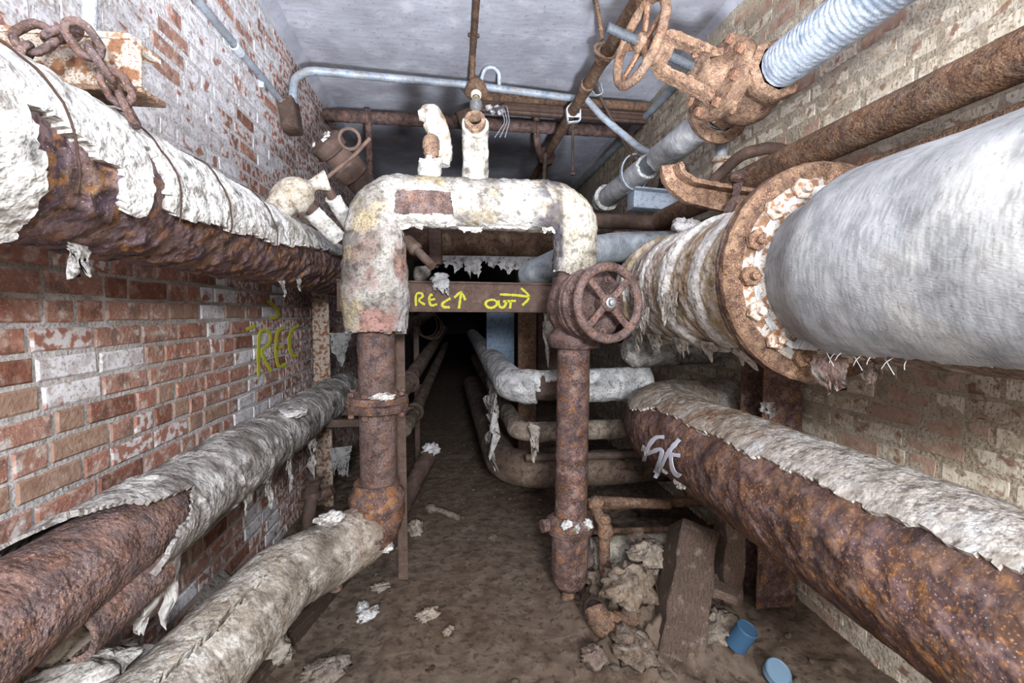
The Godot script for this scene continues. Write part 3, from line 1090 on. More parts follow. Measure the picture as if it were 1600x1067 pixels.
func build_lower_left_pipes() -> void:
	var c := V(-0.87, -0.587, 0)
	var t := thing("return_pipe", "grey insulated pipe low on the left brick wall with its rusty near end bare", "pipe", c + Vector3(0, 0, -0.5))
	var path := route([c + Vector3(0, 0, -0.5), c + Vector3(0, 0, -3.7)], 0.1, 0.013)
	var mb := MB.new()
	tube(mb, path, 0.104, 90, func(s: float, a: float, q: Vector3) -> float:
		rustf(0.104, 0.004, Color(1.0, 0.94, 0.94)).call(s, a, q)
		var w := smoothstep(0.2, 0.42, FB.get_noise_3dv(q * 6.0 + Vector3(7, 0, 0)))
		oc = oc.lerp(Color(1, 0.93, 0.88), w)
		return 0.105 + 0.004 * FB.get_noise_3dv(q * 20.0) + 0.004 * w)
	part(mb, "steel_pipe", "rust", t)
	mb = MB.new()
	var mask := func(_s: float, a: float, q: Vector3) -> float:
		var b := ramp(aa(a), [[-90, 0.9], [-40, 0.98], [-27, 1.06], [15, 1.2], [40, 1.28], [51, 1.42], [76, 1.37], [99, 1.28], [139, 1.2], [180, 1.25]])
		return (-q.z - b) * 6.0 + 0.28 * FB.get_noise_3dv(q * 11.0) + 0.12 * FB.get_noise_3dv(q * 40.0)
	var pf := plasterf(0.127, 0.006, ["a9a6a5", "7f7a78", "d2d1d2"], 0.5, 5.0)
	shell(mb, path, 0.119, 0.127, 120, func(s: float, a: float, q: Vector3) -> float:
		var r: float = pf.call(s, a, q)
		return r + 0.004 * sin(q.z * 9.0) + (0.006 if sin(q.z * 26.0 + a) > 0.96 else 0.0), mask, Color(0.35, 0.33, 0.32))
	part(mb, "insulation", "plaster", t)
	mb = MB.new()
	var o := c + Vector3(0.085, -0.07, -1.28)
	rag(mb, o + Vector3(0.0, 0.02, -0.17), o + Vector3(-0.01, -0.02, 0.06), Vector3(-0.02, -0.24, 0.03), 16, 14, 2.2, 0.6, paper("c9c6c3"))
	part(mb, "hanging_canvas", "canvas", t)
	for d in [[2.05, 0.22, 5.0], [2.3, 0.2, 6.1], [2.62, 0.27, 7.3], [1.85, 0.12, 9.0]]:
		mb = MB.new()
		o = c + Vector3(0.075, -0.09, -d[0])
		rag(mb, o + Vector3(0, 0, -0.06), o + Vector3(0, 0, 0.06), Vector3(0.0, -d[1], 0.02), 9, 10, d[2], 0.8, paper("c2bfbd"))
		part(mb, "hanging_strip", "plaster", t)
	mb = MB.new()
	lump(mb, c + Vector3(0.07, 0.105, -2.35), Vector3(0.07, 0.02, 0.09), 0.3, 3.0, 0.5, paper("e8e8ea"))
	part(mb, "plaster_flake", "plaster", t)

	# the rusted patch-plate that hangs below the bare end
	mb = MB.new()
	var pq := route([c + Vector3(0.04, -0.11, -1.06), c + Vector3(0.06, -0.1, -1.3)], 0.1, 0.02)
	shell(mb, pq, 0.045, 0.06, 40, rustf(0.06, 0.004, Color(0.95, 0.9, 0.86)), func(_s: float, a: float, q: Vector3) -> float:
		return (100.0 - absf(aa(a) - 110.0)) / 40.0 + 0.4 * FB.get_noise_3dv(q * 14.0))
	part(mb, "loose_scale", "rust", t)

	# the elbow and the lagged pipe that leaves it towards the viewer
	var e := W(590, 815, 2.1)
	t = thing("elbow_pipe", "beige lagged pipe with a dark split seam leading from a rusty elbow at lower left", "pipe", Vector3(e.x, e.y, e.z))
	var pts := [W(592, 752, 2.1), W(592, 822, 2.1), W(520, 862, 1.88), W(440, 905, 1.68), W(290, 1067, 1.28), W(120, 1250, 0.98)]
	pts[0].x = e.x; pts[1].x = e.x
	path = route(pts, 0.13, 0.012)
	mb = MB.new()
	tube(mb, path, 0.1, 64, func(s: float, a: float, q: Vector3) -> float:
		var r: float = rustf(0.1, 0.005, Color(1.0, 0.86, 0.7)).call(s, a, q)
		oc = oc.lerp(Color(1.0, 0.72, 0.4), smoothstep(0.1, 0.35, FB.get_noise_3dv(q * 9.0 + Vector3(0, 2, 0))) * 0.8)
		return r + (0.022 * smoothstep(0.02, 0.06, s) if s < 0.3 else 0.0))
	part(mb, "steel_elbow", "rust_scale", t)
	mb = MB.new()
	pf = plasterf(0.124, 0.005, ["aaa39b", "8c857e", "cbc8c4"], 0.35, 4.5)
	shell(mb, path, 0.098, 0.124, 96, func(s: float, a: float, q: Vector3) -> float:
		var r: float = pf.call(s, a, q)
		r += 0.006 * smoothstep(0.5, 0.9, s)
		if s < 0.42: oc = oc.lerp(lin("b09a86"), 0.3)
		var seam := absf(fposmod(s, 0.24) - 0.12)
		return r - (0.004 if seam < 0.007 else 0.0), func(s: float, a: float, q: Vector3) -> float:
		var m := (s - 0.27) * 8.0 + 0.7 * FB.get_noise_3dv(q * 10.0) + 0.2 * FB.get_noise_3dv(q * 40.0)
		if s > 0.66:      # the split along the top of the lagging
			m = minf(m, (absf(aa(a) - 12.0 + 5.0 * FB.get_noise_2d(s * 8.0, 1.0)) - clampf((s - 0.66) * 12.0, 0.0, 3.2)) / 4.0 + 0.25 * FB.get_noise_3dv(q * 40.0))
		return m)
	part(mb, "lagging", "crumbly_plaster", t)
	mb = MB.new()
	var s0 := W(524, 878, 1.9)
	tube(mb, route([s0, s0 + Vector3(0, -0.115, 0)], 0.1, 0.02), 0.026, 20, rustf(0.026, 0.002, Color(1, 0.95, 0.9)))
	part(mb, "drain_stub", "rust", t)
	for k in [[476, 800, 1.75, 0.05], [560, 845, 2.0, 0.04]]:
		mb = MB.new()
		lump(mb, W(k[0] + 40, k[1] + 10, k[2]), Vector3(k[3], 0.018, k[3]), k[0], k[1], 0.6, paper("e4e2e0"))
		part(mb, "plaster_flake", "plaster", t)


# ---------------------------------------------------------------- the arch of pipe across the tunnel

func build_arch() -> void:
	var D := 2.1
	var e := W(590, 752, D)
	var xl := W(590, 640, D).x
	var yt := W(750, 318, D).y
	var xr := W(897, 470, D).x
	var yv := W(897, 440, D).y
	var t := thing("pipe_arch", "stained white insulated pipe arching across the walkway, a square hole showing rust", "pipe", Vector3(xl, e.y, -D))
	var path := route([Vector3(xl, e.y, -D), Vector3(xl, yt, -D), Vector3(xr, yt, -D), Vector3(xr, yv, -D)], 0.12, 0.011)
	steel(t, "steel_pipe", path, 0.081, 72, "rust", 0.002, Color(0.82, 0.78, 0.76))
	var y515 := W(590, 517, D).y
	var xa := W(622, 320, D).x
	var xb := W(704, 320, D).x
	var ya := W(650, 300, D).y
	var yb := W(650, 346, D).y
	var x83 := W(826, 320, D).x
	var x87 := W(872, 320, D).x
	var x85 := W(848, 320, D).x
	var mb := MB.new()
	var outside := func(_s: float, a: float, q: Vector3) -> float:
		var r := 0.11
		if q.x < xl + 0.13:
			r = ramp(q.y, [[y515, 0.132], [y515 + 0.14, 0.15], [y515 + 0.3, 0.138], [y515 + 0.5, 0.118], [y515 + 0.62, 0.112]])
		elif q.x > xr - 0.13:
			r = ramp(q.y, [[yv, 0.1], [yv + 0.1, 0.098], [yv + 0.24, 0.104]])
		var k := FB.get_noise_3dv(q * 4.0)
		oc = lin("b0ada9").lerp(lin("827d78"), smoothstep(-0.1, 0.35, k))
		var ochre := smoothstep(0.1, 0.4, FB.get_noise_3dv(q * 5.0 + Vector3(6, 1, 3)))
		oc = oc.lerp(lin("a39475"), ochre * 0.75)
		if q.x < xl + 0.16:
			var pink := smoothstep(-0.12, 0.25, FB.get_noise_3dv(q * Vector3(6, 3.5, 6) + Vector3(1, 0, 0)) + 0.15) * smoothstep(yt - 0.1, yt - 0.32, q.y) * smoothstep(xl - 0.12, xl - 0.0, q.x)
			oc = oc.lerp(lin("9c7770"), pink * 0.9)
			var grey := smoothstep(xl + 0.02, xl - 0.08, q.x) * smoothstep(y515 + 0.12, y515 + 0.25, q.y) * smoothstep(-0.3, 0.2, FB.get_noise_3dv(q * 7.0))
			oc = oc.lerp(lin("6a6765"), grey * 0.8)
			oc = oc.lerp(lin("c2c2c5"), 0.7 * smoothstep(xl + 0.06, xl + 0.11, q.x) * smoothstep(y515 + 0.3, y515 + 0.1, q.y))
		var soot := smoothstep(x83 - 0.02, x85, q.x) * smoothstep(x87 + 0.03, x87 - 0.02, q.x) * smoothstep(-0.35, 0.1, FB.get_noise_3dv(q * 9.0) + 0.1)
		oc = oc.lerp(lin("47444b"), soot * 0.9)
		if q.x > x87: oc = oc.lerp(lin("c3bcab"), 0.5)
		var fleck := smoothstep(0.25, 0.5, FB.get_noise_3dv(q * 14.0))
		oc = oc.lerp(lin("5b5450"), fleck * 0.6)
		return r + 0.009 * FB.get_noise_3dv(q * 9.0) + 0.006 * FB.get_noise_3dv(q * 36.0)
	var mask := func(s: float, a: float, q: Vector3) -> float:
		var m := 9.0
		if q.x < xl + 0.2 and q.y < yt - 0.2: m = (q.y - y515) * 25.0
		if q.x > xr - 0.2 and q.y < yt - 0.2: m = minf(m, (q.y - yv - 0.01 - 0.35 * maxf(0.0, xr - q.x)) * 25.0)
		if q.z > -D + 0.02 and q.y < yt + 0.075 and q.x < xb + 0.3 and q.y > yb - 0.3 and q.x > xa - 0.2:
			var hole := maxf(maxf(xa - q.x, q.x - xb - 0.4 * (ya - q.y) * 0.3), maxf(q.y - ya, yb - q.y))
			m = minf(m, hole * 30.0)
		return m + 0.45 * FB.get_noise_3dv(q * 14.0) + 0.25 * FB.get_noise_3dv(q * 45.0)
	shell(mb, path, 0.083, 0.115, 96, outside, mask)
	part(mb, "insulation", "plaster", t)
	for d in [[640, 352, 60, 0.03, 1.0], [700, 350, 30, 0.025, 2.0], [735, 358, 40, 0.03, 3.5], [860, 355, 30, 0.05, 5.0], [800, 356, 60, 0.018, 6.0]]:
		mb = MB.new()
		rag(mb, W(d[0] - d[2] / 2.0, d[1] - 4, D - 0.03), W(d[0] + d[2] / 2.0, d[1] - 3, D - 0.03), Vector3(0, -d[3], 0.01), 10, 5, d[4], 0.0, paper("d4d2cf"))
		part(mb, "torn_edge", "plaster", t)
	# bolted joint half way down the left leg, thick with scale
	mb = MB.new()
	var yf := W(585, 628, D).y
	lathe(mb, Transform3D(Basis(), Vector3(xl, yf - 0.042, -D)), [[0.08, -0.012], [0.098, 0.0], [0.128, 0.006], [0.135, 0.036], [0.128, 0.04], [0.134, 0.046], [0.13, 0.072], [0.1, 0.078], [0.08, 0.094]], 48, Color(0.95, 0.9, 0.86), 0.012)
	var fl := part(mb, "flange", "rust_scale", t)
	for k in 8:
		mb = MB.new()
		var a := TAU * (k + 0.4) / 8.0
		var o := Vector3(xl + 0.116 * cos(a), yf + 0.036, -D + 0.116 * sin(a))
		prism(mb, Transform3D(Basis(Vector3.UP, a), o), 0.014, 0.016, 6, Color(0.8, 0.74, 0.7))
		base_of[fl] = base_of[t]
		part(mb, "bolt", "rust", fl)
		mb = MB.new()
		prism(mb, Transform3D(Basis(Vector3.UP, a) * Basis(Vector3.RIGHT, PI), o - Vector3(0, 0.08, 0)), 0.014, 0.016, 6, Color(0.8, 0.74, 0.7))
		part(mb, "nut", "rust", fl)
	mb = MB.new()
	lump(mb, Vector3(xl + 0.04, yf + 0.04, -D + 0.1), Vector3(0.05, 0.015, 0.03), 0.4, 6.0, 0.5, paper("e0dcd8"))
	part(mb, "plaster_flake", "plaster", t)

	# two short risers on top of the arch
	var o := W(743, 282, D)
	t = thing("riser_pipe", "short white lagged riser on the arch with an open rusty socket", "pipe", o, "")
	path = route([Vector3(o.x, yt + 0.09, -D), Vector3(o.x, W(743, 210, D).y, -D), W(741, 207, D) + Vector3(0, 0.02, 0.085)], 0.05, 0.008)
	mb = MB.new()
	var pf := plasterf(0.058, 0.005, ["bebcb7", "a59f94", "7f7a73"], 0.45, 8.0)
	shell(mb, path, 0.03, 0.058, 48, pf, func(s: float, _a: float, q: Vector3) -> float:
		return (0.262 - s) * 30.0 + 0.6 * FB.get_noise_3dv(q * 20.0))
	part(mb, "insulation", "plaster", t)
	mb = MB.new()
	var dir := (path[-1] - path[-4]).normalized()
	lathe(mb, axis_at(path[-1] - dir * 0.05, dir), [[0.03, -0.05], [0.043, 0.0], [0.046, 0.04], [0.044, 0.055], [0.027, 0.055], [0.025, 0.03], [0.026, 0.01], [0.0, 0.01]], 32, Color(0.95, 0.92, 0.86), 0.003)
	part(mb, "open_socket", "rust_orange", t)
	mb = MB.new()
	lathe(mb, axis_at(path[-1] - dir * 0.038, dir), [[0.018, -0.01], [0.024, 0.0], [0.0, 0.0002]], 24, Color(0.3, 0.3, 0.3))
	part(mb, "bore", "black_hole", t)

	o = W(672, 275, D)
	t = thing("bent_riser", "short riser on the arch with white lumpy lagging and a rusty union", "pipe", o, "")
	path = route([W(672, 285, D), W(673, 235, D), W(677, 228, D)], 0.03, 0.008)
	steel(t, "steel_pipe", path, 0.026, 24, "rust_orange")
	mb = MB.new()
	lathe(mb, axis_at(W(674, 240, D), Vector3.UP), [[0.026, -0.012], [0.034, 0.0], [0.032, 0.018], [0.038, 0.022], [0.036, 0.055], [0.03, 0.07], [0.024, 0.075], [0.0, 0.078]], 28, Color(0.95, 0.9, 0.85), 0.004)
	part(mb, "union", "rust_orange", t)
	mb = MB.new()
	path = route([W(654, 180, D + 0.04), W(672, 178, D + 0.04), W(683, 200, D + 0.05), W(692, 235, D + 0.05), W(690, 258, D + 0.05)], 0.05, 0.008)
	tube(mb, path, 0.045, 36, func(s: float, a: float, q: Vector3) -> float:
		plasterf(0.05, 0.008, ["c6c4c0", "b3ada2", "927c62"], 0.3, 8.0).call(s, a, q)
		return (0.05 if s < 0.16 else 0.05 - (s - 0.16) * 0.1) + 0.009 * FB.get_noise_3dv(q * 18.0) + 0.004 * FB.get_noise_3dv(q * 60.0) - (0.028 * smoothstep(0.05, 0.0, s)))
	part(mb, "insulation", "plaster", t)
	mb = MB.new()
	path = route([W(671, 282, D), W(673, 248, D)], 0.05, 0.008)
	shell(mb, path, 0.026, 0.052, 40, plasterf(0.052, 0.01, ["cbcbc9", "bab6b2", "968e86"], 0.1, 8.0), func(s: float, a: float, q: Vector3) -> float:
		return (0.062 - s + 0.055 * absf(sin(a * 0.5 + 0.3))) * 18.0 + 0.9 * FB.get_noise_3dv(q * 24.0))
	part(mb, "broken_lagging", "plaster", t)

	# the gate valve at the foot of the right leg
	var ax := Vector3(0.28, 0.03, 0.96).normalized()
	var b := Vector3(xr, W(897, 478, D).y, -D)
	t = thing("gate_valve", "rusty gate valve with four-spoked handwheel below the right leg of the arch", "valve", b)
	mb = MB.new()
	lathe(mb, Transform3D(Basis(), b), [[0.075, -0.2], [0.118, -0.19], [0.12, -0.135], [0.1, -0.125], [0.094, -0.1], [0.118, -0.06], [0.128, 0.0], [0.118, 0.06], [0.1, 0.1], [0.1, 0.13]], 44, Color(0.85, 0.8, 0.78), 0.006, true)
	part(mb, "body", "rust", t)
	mb = MB.new()
	var neck := axis_at(b + ax * 0.05, ax)
	lathe(mb, neck, [[0.09, 0.0], [0.1, 0.05], [0.152, 0.054], [0.156, 0.06], [0.156, 0.088], [0.15, 0.092], [0.15, 0.094], [0.155, 0.098], [0.155, 0.118], [0.148, 0.122], [0.075, 0.126], [0.058, 0.15], [0.036, 0.17], [0.034, 0.2], [0.0, 0.201]], 52, Color(0.85, 0.8, 0.78), 0.005)
	part(mb, "bonnet", "rust", t)
	for k in 8:
		mb = MB.new()
		var a := TAU * (k + 0.35) / 8.0
		prism(mb, Transform3D(neck.basis, neck * Vector3(0.125 * cos(a), 0.12, -0.125 * sin(a))), 0.019, 0.016, 6, Color(0.9, 0.85, 0.8))
		prism(mb, Transform3D(neck.basis, neck * Vector3(0.125 * cos(a), 0.136, -0.125 * sin(a))), 0.01, 0.012, 8, Color(0.8, 0.75, 0.7))
		part(mb, "bolt", "rust", t)
	mb = MB.new()
	lathe(mb, axis_at(b + ax * 0.24, ax), [[0.014, 0.0], [0.014, 0.06]], 16, Color(0.8, 0.75, 0.7))
	part(mb, "stem", "rust", t)
	var wc := b + ax * 0.275
	mb = MB.new()
	hoop(mb, wc, ax, 0.148, 0.02, 72, func(s: float, a: float, q: Vector3) -> float:
		rustf(0.019, 0.0015, Color(0.98, 0.92, 0.9)).call(s, a, q)
		return 0.0195 + 0.0012 * FB.get_noise_3dv(q * 40.0))
	var wheel := part(mb, "handwheel", "rust", t)
	base_of[wheel] = base_of[t]
	var wx := axis_at(wc, ax)
	var upv := (Vector3.UP - ax * ax.dot(Vector3.UP)).normalized()
	var rt := ax.cross(upv)
	for k in 4:
		mb = MB.new()
		var a := deg_to_rad(44.0 + 90.0 * k)
		var d := rt * -cos(a) + upv * sin(a)
		bar(mb, wc + d * 0.02 - ax * 0.004, wc + d * 0.14, 0.03, 0.016, ax, 0.005, Color(0.95, 0.9, 0.88), 0.002)
		part(mb, "spoke", "rust", wheel)
	mb = MB.new()
	lathe(mb, axis_at(wc - ax * 0.016, ax), [[0.03, 0.0], [0.038, 0.006], [0.036, 0.026], [0.028, 0.03], [0.0, 0.031]], 32, Color(0.95, 0.9, 0.88), 0.002)
	part(mb, "hub", "rust", wheel)
	mb = MB.new()
	lathe(mb, axis_at(wc + ax * 0.014, ax), [[0.021, 0.0], [0.022, 0.003], [0.018, 0.005], [0.0, 0.005]], 28, Color.WHITE)
	prism(mb, axis_at(wc + ax * 0.018, ax), 0.0135, 0.01, 6, Color.WHITE)
	prism(mb, axis_at(wc + ax * 0.027, ax), 0.007, 0.008, 12, Color.WHITE)
	tag(part(mb, "wheel_nut", "bright_steel", wheel), "bright steel nut at the centre of the wheel", "")

	# the pipe below the valve, its drip pot and small drain bend
	var y0 := W(897, 530, D).y
	var y1 := W(893, 812, D).y
	t = thing("drip_leg", "upright rusty pipe below the gate valve ending in a flanged drip pot", "pipe", Vector3(xr - 0.01, W(890, 915, D).y, -D))
	path = route([Vector3(xr, y0, -D), Vector3(xr - 0.008, y1, -D)], 0.1, 0.012)
	steel(t, "steel_pipe", path, 0.076, 64, "rust_scale", 0.0025, Color(0.95, 0.85, 0.82))
	var pb := Vector3(xr - 0.012, W(890, 915, D).y, -D)
	var hh := y1 - pb.y
	mb = MB.new()
	lathe(mb, Transform3D(Basis(), pb), [[0.0, -0.012], [0.05, -0.01], [0.07, 0.01], [0.088, 0.05], [0.09, hh - 0.08], [0.084, hh - 0.06], [0.098, hh - 0.052]], 44, Color(0.95, 0.88, 0.84), 0.006, true)
	part(mb, "drip_pot", "rust_scale", t)
	mb = MB.new()
	lathe(mb, Transform3D(Basis(), pb), [[0.08, hh - 0.056], [0.108, hh - 0.05], [0.112, hh - 0.03], [0.108, hh - 0.026], [0.112, hh - 0.02], [0.109, hh + 0.004], [0.085, hh + 0.02], [0.076, hh + 0.026]], 44, Color(0.95, 0.9, 0.88), 0.008)
	part(mb, "flange", "rust_scale", t)
	mb = MB.new()
	var sp := W(868, 818, D)
	tube(mb, route([sp, sp + Vector3(-0.07, 0, 0.02)], 0.1, 0.02), 0.032, 24, rustf(0.03, 0.003))
	part(mb, "side_plug", "rust", t)
	for k in 3:
		mb = MB.new()
		lump(mb, pb + Vector3(-0.04 + 0.05 * k, hh + 0.02 - 0.02 * (k % 2), 0.095), Vector3(0.025, 0.02, 0.014), k, 8.0 + k, 0.7, paper("dcdcdc"))
		part(mb, "plaster_flake", "plaster", t)
	o = W(890, 915, D)
	t = thing("drain_bend", "small rusty bend leaving the bottom of the drip pot", "pipe", o)
	steel(t, "steel_pipe", route([W(890, 908, D), W(889, 936, D), W(897, 956, D - 0.02), W(930, 968, D - 0.1)], 0.06, 0.008), 0.036, 28, "rust_orange", 0.003, Color(0.85, 0.75, 0.68))

	# the iron frame behind the arch
	t = thing("steel_beam", "brown steel beam across the tunnel with yellow sprayed letters", "beam", V(0.1, -0.02, 2.55))
	var ybm := W(740, 463, 2.55).y
	mb = MB.new()
	bar(mb, Vector3(-0.62, ybm + 0.078, -2.56), Vector3(0.8, ybm + 0.062, -2.56), 0.09, 0.012, Vector3.UP, 0.003, Color(0.9, 0.86, 0.84), 0.004)
	bar(mb, Vector3(-0.62, ybm - 0.078, -2.56), Vector3(0.8, ybm - 0.085, -2.56), 0.09, 0.012, Vector3.UP, 0.003, Color(0.9, 0.86, 0.84), 0.004)
	bar(mb, Vector3(-0.62, ybm, -2.53), Vector3(0.8, ybm - 0.012, -2.53), 0.014, 0.164, Vector3.UP, 0.003, Color(0.9, 0.86, 0.84), 0.0)
	part(mb, "beam_section", "rust_plain", t)
	var on_beam := func(u: float, v: float) -> Array:
		return [W(u, v, 2.522), Vector3(0, 0, 1)]
	var rec := strokes([[[650, 478], [649, 459], [658, 457], [662, 463], [652, 469], [664, 476]], [[676, 460], [670, 462], [672, 479], [683, 475]], [[671, 469], [680, 467]], [[704, 466], [690, 474], [692, 480], [703, 480]], [[717, 482], [721, 455]], [[710, 465], [721, 454], [727, 469]]], on_beam, 3.6)
	part(rec, "painted_letters", "paint_yellow", t)
	var out := strokes([[[770, 468], [760, 470], [758, 477], [766, 482], [776, 478], [777, 471], [770, 468]], [[779, 469], [780, 480], [788, 481], [792, 470]], [[786, 471], [806, 470]], [[798, 471], [797, 482]], [[781, 460], [806, 461], [828, 464]], [[814, 450], [830, 464], [816, 477]]], on_beam, 3.6)
	part(out, "painted_letters", "paint_yellow", t)
	mb = MB.new()
	lump(mb, W(688, 436, 2.56), Vector3(0.05, 0.03, 0.04), 0.2, 4.0, 0.5, paper("b4b6ba"))
	rag(mb, W(675, 436, 2.5), W(702, 437, 2.5), Vector3(0, -0.1, 0.012), 9, 7, 4.0, 0.0, paper("b4b6ba"), 0.006)
	solo(mb, "plaster_scrap", "plaster", "grey plaster scrap draped over the lettered steel beam", "plaster")
	mb = MB.new()
	var ua := W(624, 500, 2.4)
	bar(mb, Vector3(ua.x, 0.0, ua.z), Vector3(ua.x, ybm + 0.07, ua.z), 0.05, 0.007, Vector3(0, 0, 1), 0.002, Color(0.95, 0.85, 0.78), 0.004)
	bar(mb, Vector3(ua.x - 0.022, 0.0, ua.z - 0.022), Vector3(ua.x - 0.022, ybm + 0.07, ua.z - 0.022), 0.007, 0.05, Vector3(0, 0, 1), 0.002, Color(0.95, 0.85, 0.78), 0.004)
	solo(mb, "angle_post", "rust_plain", "thin rusty angle iron post just behind the left leg of the arch", "post")
	mb = MB.new()
	t = thing("drain_cock", "small rusty pipe stub with a coupling poking out behind the left leg of the arch", "pipe", W(655, 395, 2.2))
	steel(t, "steel_pipe", route([W(622, 362, 2.25), W(676, 416, 2.1)], 0.1, 0.01), 0.02, 20, "rust_plain")
	path = route([W(622, 362, 2.25), W(676, 416, 2.1)], 0.1, 0.01)
	dir = (path[-1] - path[0]).normalized()
	mb = MB.new()
	lathe(mb, axis_at(path[0].lerp(path[-1], 0.42), dir), [[0.02, -0.045], [0.031, -0.04], [0.033, 0.03], [0.022, 0.045]], 20, Color(0.9, 0.8, 0.78), 0.004)
	part(mb, "coupling", "rust_plain", t)


# ---------------------------------------------------------------- the big lagged pipe on the right

func build_right_main() -> void:
	var c := V(1.143, 0.124, 0)
	var t := thing("steam_main", "very large pipe on the right wrapped in smooth grey canvas, its rusty bolted flange exposed", "pipe", c + Vector3(0, 0, -1.29))
	var path := route([c + Vector3(0, 0, -0.2), c + Vector3(0, 0, -2.6)], 0.1, 0.014)
	var mb := MB.new()
	tube(mb, path, 0.2, 90, rustf(0.2, 0.002, Color(0.8, 0.72, 0.7)))
	part(mb, "steel_pipe", "rust_plain", t)
	# the lower lagging that shows below the torn canvas
	mb = MB.new()
	path = route([c + Vector3(0, 0, -0.2), c + Vector3(0, 0, -1.235)], 0.1, 0.016)
	var lf := plasterf(0.258, 0.004, ["8e7b70", "7a685e", "b9a69b"], 0.3, 4.0)
	tube(mb, path, 0.258, 100, func(s: float, a: float, q: Vector3) -> float:
		var r: float = lf.call(s, a, q)
		return r - 0.06 * smoothstep(1.05, 1.24, -q.z), 3)
	part(mb, "lagging", "plaster", t)
	mb = MB.new()
	path = route([c + Vector3(0, 0, -0.2), c + Vector3(0, 0, -1.283)], 0.1, 0.011)
	var cf := plasterf(0.276, 0.002, ["b4b5b8", "a3a4a6", "c0bfbd"], 0.1, 2.2)
	shell(mb, path, 0.264, 0.276, 170, func(s: float, a: float, q: Vector3) -> float:
		var r: float = cf.call(s, a, q)
		var z := -q.z
		var dirt := smoothstep(1.02, 1.2, z) * smoothstep(-0.25, 0.3, FB.get_noise_3dv(q * 9.0))
		oc = oc.lerp(lin("83817f"), dirt * 0.45)
		return r - 0.046 * smoothstep(1.1, 1.285, z) + 0.004 * sin(a * 5.0 + 3.0 * SN.get_noise_3dv(q * 2.0)) * smoothstep(1.25, 0.9, z), func(_s: float, a: float, q: Vector3) -> float:
		var d := aa(a)
		d = d if d > 60.0 else d + 360.0       # 60 .. 420 from the right side over the bottom to the left and the top
		var z := -q.z
		var lo := ramp(z, [[0.2, 216.0], [0.93, 217.0], [1.04, 213.0], [1.15, 213.0], [1.3, 207.0]])
		return minf((d - lo) / 8.0 + 0.35 * FB.get_noise_3dv(q * 12.0) + 0.2 * FB.get_noise_3dv(q * 50.0), 3.0), Color(0.8, 0.8, 0.8))
	part(mb, "canvas_jacket", "canvas", t)
	# the flange pair: rusty rim, painted face, nuts
	mb = MB.new()
	var fx := axis_at(c + Vector3(0, 0, -1.335), Vector3(0, 0, 1))
	lathe(mb, fx, [[0.2, -0.02], [0.3, -0.012], [0.338, -0.004], [0.342, 0.004], [0.342, 0.022], [0.334, 0.03], [0.288, 0.038]], 110, Color(0.85, 0.66, 0.52), 0.006)
	part(mb, "flange_rim", "rust_orange", t)
	mb = MB.new()
	lathe(mb, fx, [[0.292, 0.03], [0.291, 0.04], [0.284, 0.044], [0.245, 0.052], [0.2, 0.06]], 110, Color(0.9, 0.88, 0.85), 0.003)
	part(mb, "flange_face", "rust_paint", t)
	mb = MB.new()
	hoop(mb, c + Vector3(0, 0, -1.35), Vector3(0, 0, 1), 0.332, 0.012, 90, rustf(0.011, 0.003, Color(0.6, 0.5, 0.46)))
	part(mb, "gasket", "rust_scale", t)
	for k in 16:
		var a := TAU * (k + 0.12) / 16.0
		var o := fx * Vector3(0.272 * cos(a), 0.044, -0.272 * sin(a))
		mb = MB.new()
		prism(mb, Transform3D(fx.basis * Basis(Vector3.UP, a), o), 0.032, 0.02, 6, Color(0.85, 0.78, 0.72))
		prism(mb, Transform3D(fx.basis, o + Vector3(0, 0, 0.022)), 0.013, 0.016, 10, Color(0.9, 0.85, 0.8))
		part(mb, "nut", "rust_paint" if k % 3 else "rust_orange", t)
	# the layered wrappings beyond the flange
	mb = MB.new()
	path = route([c + Vector3(0, 0, -1.365), c + Vector3(0, 0, -2.5)], 0.1, 0.009)
	var tones := ["cfcbc5", "b7a488", "d8d6d3", "a58e76", "cdbda8", "dcdad8", "a8967d", "c4b1a8", "d6d2cc", "a98d82"]
	shell(mb, path, 0.2, 0.28, 150, func(s: float, a: float, q: Vector3) -> float:
		var warp := s + 0.05 * sin(a + 0.8) + 0.05 * FB.get_noise_3dv(q * 3.0) + 0.012 * FB.get_noise_3dv(q * 14.0)
		var band := int(floor(warp / 0.085)) + 40
		var w := fposmod(warp, 0.085) / 0.085
		var c0 := lin(tones[band % 10])
		var c1 := lin(tones[(band + 1) % 10])
		oc = c0.lerp(c1, smoothstep(0.75, 1.0, w))
		var k := FB.get_noise_3dv(Vector3(q.x * 6.0, q.y * 6.0, q.z * 16.0))
		oc = oc.lerp(lin("e4e1dd"), smoothstep(0.05, 0.35, k) * 0.7)
		oc = oc.lerp(lin("6d5a52"), smoothstep(0.12, 0.4, -k) * 0.6)
		var bulge := (0.012 if band % 3 == 0 else 0.0) + 0.006 * (band % 2)
		return 0.268 + bulge * smoothstep(0.0, 0.12, w) * smoothstep(1.0, 0.85, w) + 0.006 * k + 0.004 * FB.get_noise_3dv(q * 26.0) - 0.03 * smoothstep(0.05, 0.0, s), func(s: float, a: float, q: Vector3) -> float:
		return minf((1.11 - s) * 20.0 + 0.8 * FB.get_noise_3dv(q * 12.0), 2.0 + 3.0 * FB.get_noise_3dv(q * 7.0)))
	part(mb, "wrappings", "plaster", t)
